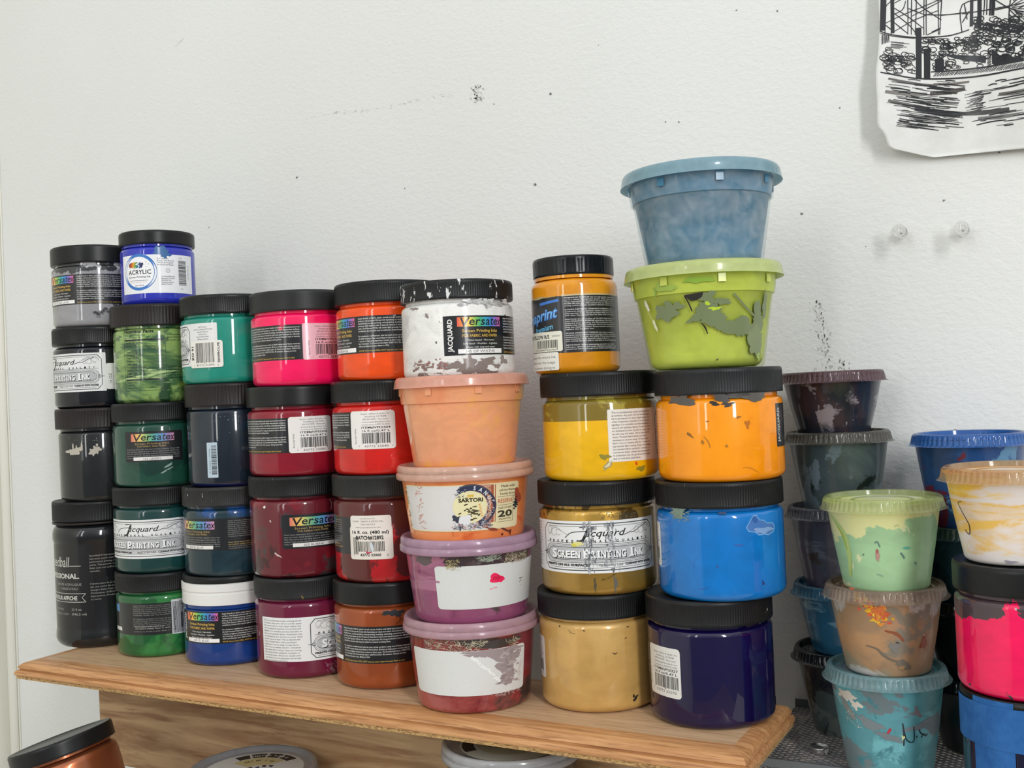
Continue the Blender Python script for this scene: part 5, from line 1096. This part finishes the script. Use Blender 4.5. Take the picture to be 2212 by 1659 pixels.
# ---------------------------------------------------------------- portion cups on the wire basket
KS[0] = 2.2
def clid(n, tint, milky, body=.55): return clear_mat(n, tint, body * .72, .1, milky)
XA, YA = -.1700, .8150
cA = [(-.030, .034, paint('ink_navy_grey', '#23272b', [('#141a28', 14, .52, .02), ('#3f4c4c', 16, .54, .02, None, (.05, .0, .08)), ('#525c5a', 12, .58, .03, None, (.03, 0, .12))], .3, .6, .1), clid('black_lid', '#3a3f44', '#23272c', .8), 'navy-black cup with a black lid, standing on the mesh at the back'),
      (.034, .083, paint('ink_mid_blue', '#2f6787', [('#6f9bb0', 22, .57, .04, (.6, .6, 2)), ('#25536e', 14, .56, .08)], .3, .6, .1), clid('blue_lid', '#6f9fb8', '#4f86a4', .65), 'mid-blue cup half hidden behind the tan cup'),
      (.083, .141, paint('ink_slate', '#4f5260', [('#6a6f7b', 16, .52, .08, (.6, .6, 2)), ('#5b5566', 12, .52, .1), ('#474041', 20, .60, .04)], .3, .6, .1), clid('slate_lid', '#8f9299', '#6b6e76', .65), 'slate-purple cup, third up in the back stack of cups'),
      (.141, .197, paint('ink_grey_green', '#434f50', [('#51605e', 9, .52, .1), ('#1c251f', 10, .59, .04), ('#62727a', 9, .56, .02, None, (.022, .002, .12)), ('#7a7f3a', 40, .70, .01)], .3, .6, .1), clid('smoky_lid', '#8d8a80', '#5d5b54', .7), 'grey-green cup, second from the top in the back stack'),
      (.197, .242, paint('ink_plum_black', '#252a34', [('#392c30', 9, .53, .06), ('#857d80', 11, .61, .02), ('#1d222b', 12, .5, .1)], .3, .6, .1), clid('plum_lid', '#9a7f86', '#6c5158', .7), 'plum-black cup, topmost of the back stack by the marigold jar')]
for i, (z0, z1, pm, lm, lb) in enumerate(cA): cup(lb, XA + (0, .002, 0, .0015, -.001)[i], YA, z0 - (.0034 if i else 0), z1, pm, lm, rb=(.0262, .0268, .0275, .0275, .0265)[i], rt=.0368, rl=.0402)
XC, YC = -.0765, .808
cC = [(-.030, .025, paint('ink_black_teal_a', '#10181c', [('#1b282c', 14, .55, .06)], .35, .5, .15), clid('dark_lid_a', '#2c3336', '#1a2022', .8), 'near-black teal cup on the mesh behind the teal cup, lowest in its stack'),
      (.025, .078, paint('ink_black_teal_b', '#0f171b', [('#172226', 14, .55, .06)], .35, .5, .15), clid('dark_lid_b', '#2c3336', '#192024', .8), 'black cup behind the tan cup and pink jar'),
      (.078, .130, paint('ink_deep_teal', '#1c3a44', [('#1f4f5c', 14, .56, .06), ('#132a33', 20, .58, .06), ('#2b6f5c', 30, .70, .03)], .35, .5, .15), clid('teal_dark_lid', '#3f5c5a', '#2c4644', .8), 'deep teal cup behind the mint cup, below the blue speckled cup'),
      (.130, .194, paint('ink_speckled_blue', '#2a4f86', [('#5f8fb4', 14, .54, .03), ('#26406c', 10, .54, .08), ('#6a2a3c', 14, .60, .02), ('#9fb9c6', 24, .61, .03, (.5, .5, 1.6)), ('#16241f', 12, .64, .02)], .35, .5, .15), clid('blue_crusted_lid', '#7fa6d4', '#2f66b0', .85), 'blue cup speckled with wine red and pale blue, at the back right')]
for i, (z0, z1, pm, lm, lb) in enumerate(cC): cup(lb, XC + (.0, .001, -.0005, .0005)[i], YC, z0 - (.0034 if i else 0), z1, pm, lm, rb=.0275, rt=.0372, rl=.0405)
XB, YB = -.1265, .745
mint = paint('ink_mint', '#a3cb9c', [('#e3e5a4', 7, .69, .02, None, (.026, .052, .32)), ('#d8dccd', 8, .72, .05, None, (.036, .055, .24)), ('#d5dfae', 16, .66, .03, None, (.008, 0, .16))], .4, .4, .15)
tanp = paint('ink_tan', '#a38567', [('#978d76', 8, .52, .05, None, (.024, .0, .08)), ('#b58c66', 10, .53, .08), ('#bdb8b2', 12, .60, .05, None, (.036, .055, .12)), ('#857c6c', 14, .59, .04), ('#8a4a2e', 12, .66, .03)], .4, .4, .15)
tealp = paint('ink_teal', '#5a97a0', [('#6fb0b7', 12, .51, .06), ('#6d7b80', 9, .555, .015, (.7, .7, 1.3)), ('#457f88', 22, .6, .05), ('#c9c3ba', 10, .72, .02, None, (.04, .06, .12))], .4, .4, .15)
def mints(P):
    P.curve([(-34, 50), (-27, 44), (-23, 36), (-22, 24), (-24, 10)], 4.5, '#b4cb78', None, .5); P.curve([(-30, 46), (-25, 38), (-23, 28)], 1.6, '#a3b53a', None, .6)
    P.curve([(-5, 34), (-3.6, 35), (-2.4, 31.4)], .8, '#5f7f78'); P.blob(-4, 26, 1.1, 4.2, '#b58f86', 3, .4, 20); P.blob(-4, 28.6, .6, 1.6, '#a8605c', 4, .4); P.blob(12, 30.5, 2.6, .8, '#5fae96', 5, .6, 18); P.stroke([(8.6, 27.6), (10, 25.4), (10.8, 23.6)], 1.0, '#5f8078'); P.blob(18, 20, 1.0, .8, '#6f8f80', 5, .6); P.curve([(-5, 13.4), (-2.6, 12.6), (-1.6, 12)], .6, '#8fae98'); P.curve([(5.4, 45), (6, 45.6), (7.6, 45.8)], .7, '#a9bf8c'); P.blob(-12, 26, .4, .8, '#5f8078', 3, .5, rot=-.5)
def tans(P):
    L = P.lift(); rnd = random.Random(6)
    for k in range(90):
        f = rnd.random(); P.blob(-14 + 14 * f + rnd.gauss(0, 1.9), 56 - 17 * f + rnd.gauss(0, 2.2), rnd.uniform(.5, 1.7), rnd.uniform(.4, 1.5), rnd.choice(('#e0b428', '#d8a020', '#d9642e', '#c8553a', '#e6c93a')), k, .9, 12, L=L + k * 1.5e-6)
    for k in range(30): P.blob(-3 + rnd.gauss(0, 1.8), 44 + rnd.gauss(0, 3), rnd.uniform(.6, 1.8), rnd.uniform(.6, 2), rnd.choice(('#cf6a38', '#d98a3a', '#c25a30')), k, .9, 12, L=L + 1.6e-4)
    P.curve([(-1, 33), (5, 31), (9, 26)], 2.2, '#8d4f34', None, .5); P.blob(4, 22, 2.6, 3.4, '#7a7a76', 8, .8, 26); P.blob(22, 24, 2.4, 5, '#8a4024', 9, .8, 26, rot=-.3); P.blob(5.6, 25, 1.1, .4, '#2b2622', 3, .4, rot=-.5); P.blob(22, 29, .9, .3, '#d8cdbc', 3, .4, rot=.6)
    P.curve([(-12, 22), (-6, 20.4), (-2, 16), (3, 13), (8, 11.6), (12, 9)], 1.3, '#6f675a', None, .4); P.blob(9, 10, 5, 2.4, '#726a5c', 5, .9, 36); P.blob(8, 8, 2.4, 1.1, '#a3815c', 6, .8, 20)
def teals(P):
    P.blob(-23, 55, 6, 3.2, '#c9c2b8', 3, .8, 34); P.blob(-17, 50, 3, 3, '#cfc8be', 4, .9, 30); P.blob(-23, 46, 3.2, 6, '#7d8483', 5, .8, 36, rot=.4); P.blob(-10, 39, 9, 2.6, '#747f83', 6, .8, 44, rot=-.55); P.blob(0, 31, 7, 2.4, '#6f7a7f', 7, .9, 40, rot=-.3); P.blob(17, 38, 8, 2.2, '#727b82', 8, .8, 40, rot=.35); P.blob(15, 48, 1.2, 3.4, '#7d6f74', 9, .9, 24); P.blob(17, 45, 1.6, 1, '#7d6f74', 10, .9, 18)
    P.stroke([(-.6, 33.6), (.6, 35.8), (1.0, 37)], 1.3, '#b8283c'); L = P.lift(); T = '#14222b'
    P.stroke([(7.4, 40.6), (8.2, 34), (8.0, 25.4)], 1.0, T, L, .3); P.curve([(8.4, 34), (9.6, 29.4), (12.4, 27.4), (14, 29.4), (13.6, 38)], .65, T, L); P.curve([(15.4, 31.6), (15.8, 30.2)], .6, T, L); P.curve([(17, 35.6), (18, 33), (20.6, 31.4)], .7, T, L); P.curve([(18.4, 30), (20.4, 31.8), (22, 30.4), (23, 31.6)], .8, T, L)
    P.blob(7.6, 31, .8, 1.8, '#c9cf9a', 4, .9, 12); fibres(P, -26, -16, 34, 46, 16, ['#a9b8b4'], 5, 4)
cup('teal cup scrawled with black marker, front one standing on the mesh', XB - .003, YB, -.030, .041, tealp, clid('clear_teal_lid', '#bfdbdc', '#9fc0c4', .5), rb=.0282, rt=.0375, rl=.0413, spots=teals)
cup('tan cup dabbed with yellow and orange paint, between the mint and teal cups', XB - .0012, YB, .0376, .0970, tanp, clid('clear_tan_lid', '#d9cbb8', '#a8998a', .5), rb=.0278, rt=.0372, rl=.0410, spots=tans)
cup('pale mint cup with a cream-yellow patch, topmost of the front stack of cups', XB, YB, .0936, .1560, mint, clid('clear_mint_lid', '#e2e8bc', '#c9d3a4', .5), rb=.0282, rt=.0372, rl=.0410, spots=mints)
XD, YD = -.0435, .698
cream = paint('ink_cream_yellow', '#e3cdb0', [('#e8bd5e', 9, .44, .05, (.5, .5, 2.4)), ('#f2c94a', 10, .55, .05, (.5, .5, 2)), ('#e6ddd8', 9, .56, .06, (.6, .6, 2), (.030, .050, .14)), ('#e3dcd8', 4, .80, .02, None, (.010, .003, .5))], .4, .4, .15)
cup('cream and yellow marbled cup with a black hook mark, on the pink jar', XD, YD, .1225, .1795, cream, clid('clear_peach_lid', '#ecd3b4', '#cdb48e', .5), rb=.0284, rt=.0374, rl=.0412, spots=lambda P: [P.curve([(-26, 37), (-29, 36), (-27.6, 32), (-25, 27), (-23.4, 23), (-24, 18.4), (-25.6, 17.6), (-27.4, 20)], .6, '#1f1a16', None, .3), P.blob(-2, 3, 3, .8, '#9a93a0', 4, .8, 20)])
neon = paint('neon_pink_ink', '#f4145a', [('#4a3b40', 13, .66, .01, None, (.042, .050, .24))], .32, 1, .035)
jar('hot pink ink jar at the right edge, between the cream cup and the blue-taped jar', -.0400, YD, .0460, .1225, neon, R=.0385, lid=LIDS, lid_h=.0165, ribs=0, neck=.0025)
dkv = paint('dark_violet_ink', '#141230', [], .3, 1, .05)
m, t, bb = nt('blue_tape'); tc = t.nodes.new('ShaderNodeTexCoord').outputs['Object']
t.links.new(mixc(t, ramp(t, noise(t, tc, 120, 5), .3, .7), lin('#1e5798'), lin('#2f6bad')), bb.inputs['Base Color']); setp(bb, rough=.65, spec=.3); bump(t, bb, noise(t, tc, 900, 3, sc=(1, 1, .3)), .5, .0006); M_TAPE = m
r_ = jar('tall dark ink jar wrapped in blue masking tape, at the bottom right corner', -.0395, YD, -.095, .0460, dkv, R=.0378, lid=LIDS, lid_h=.0165, ribs=0, neck=.0025)
jar('dark jar standing under the blue-taped jar at the right edge', -.0395, YD, -.235, -.095, dkv, R=.0378, lid=LIDS, lid_h=.0165, ribs=0, neck=.0025)
P = Print(cyl(38.6)); P.rect(-34.5, 8, -8.5, 140.6, '#2b6cb3'); q = P.mb.build('tape_strip', M_TAPE, r_); q['label'] = 'upright strip of blue masking tape'
P = Print(cyl(38.95)); P.rect(-58, 112.5, 62, 137.3, '#2b6cb3'); q = P.mb.build('tape_strip', M_TAPE, r_); q['label'] = 'blue masking tape around the jar'
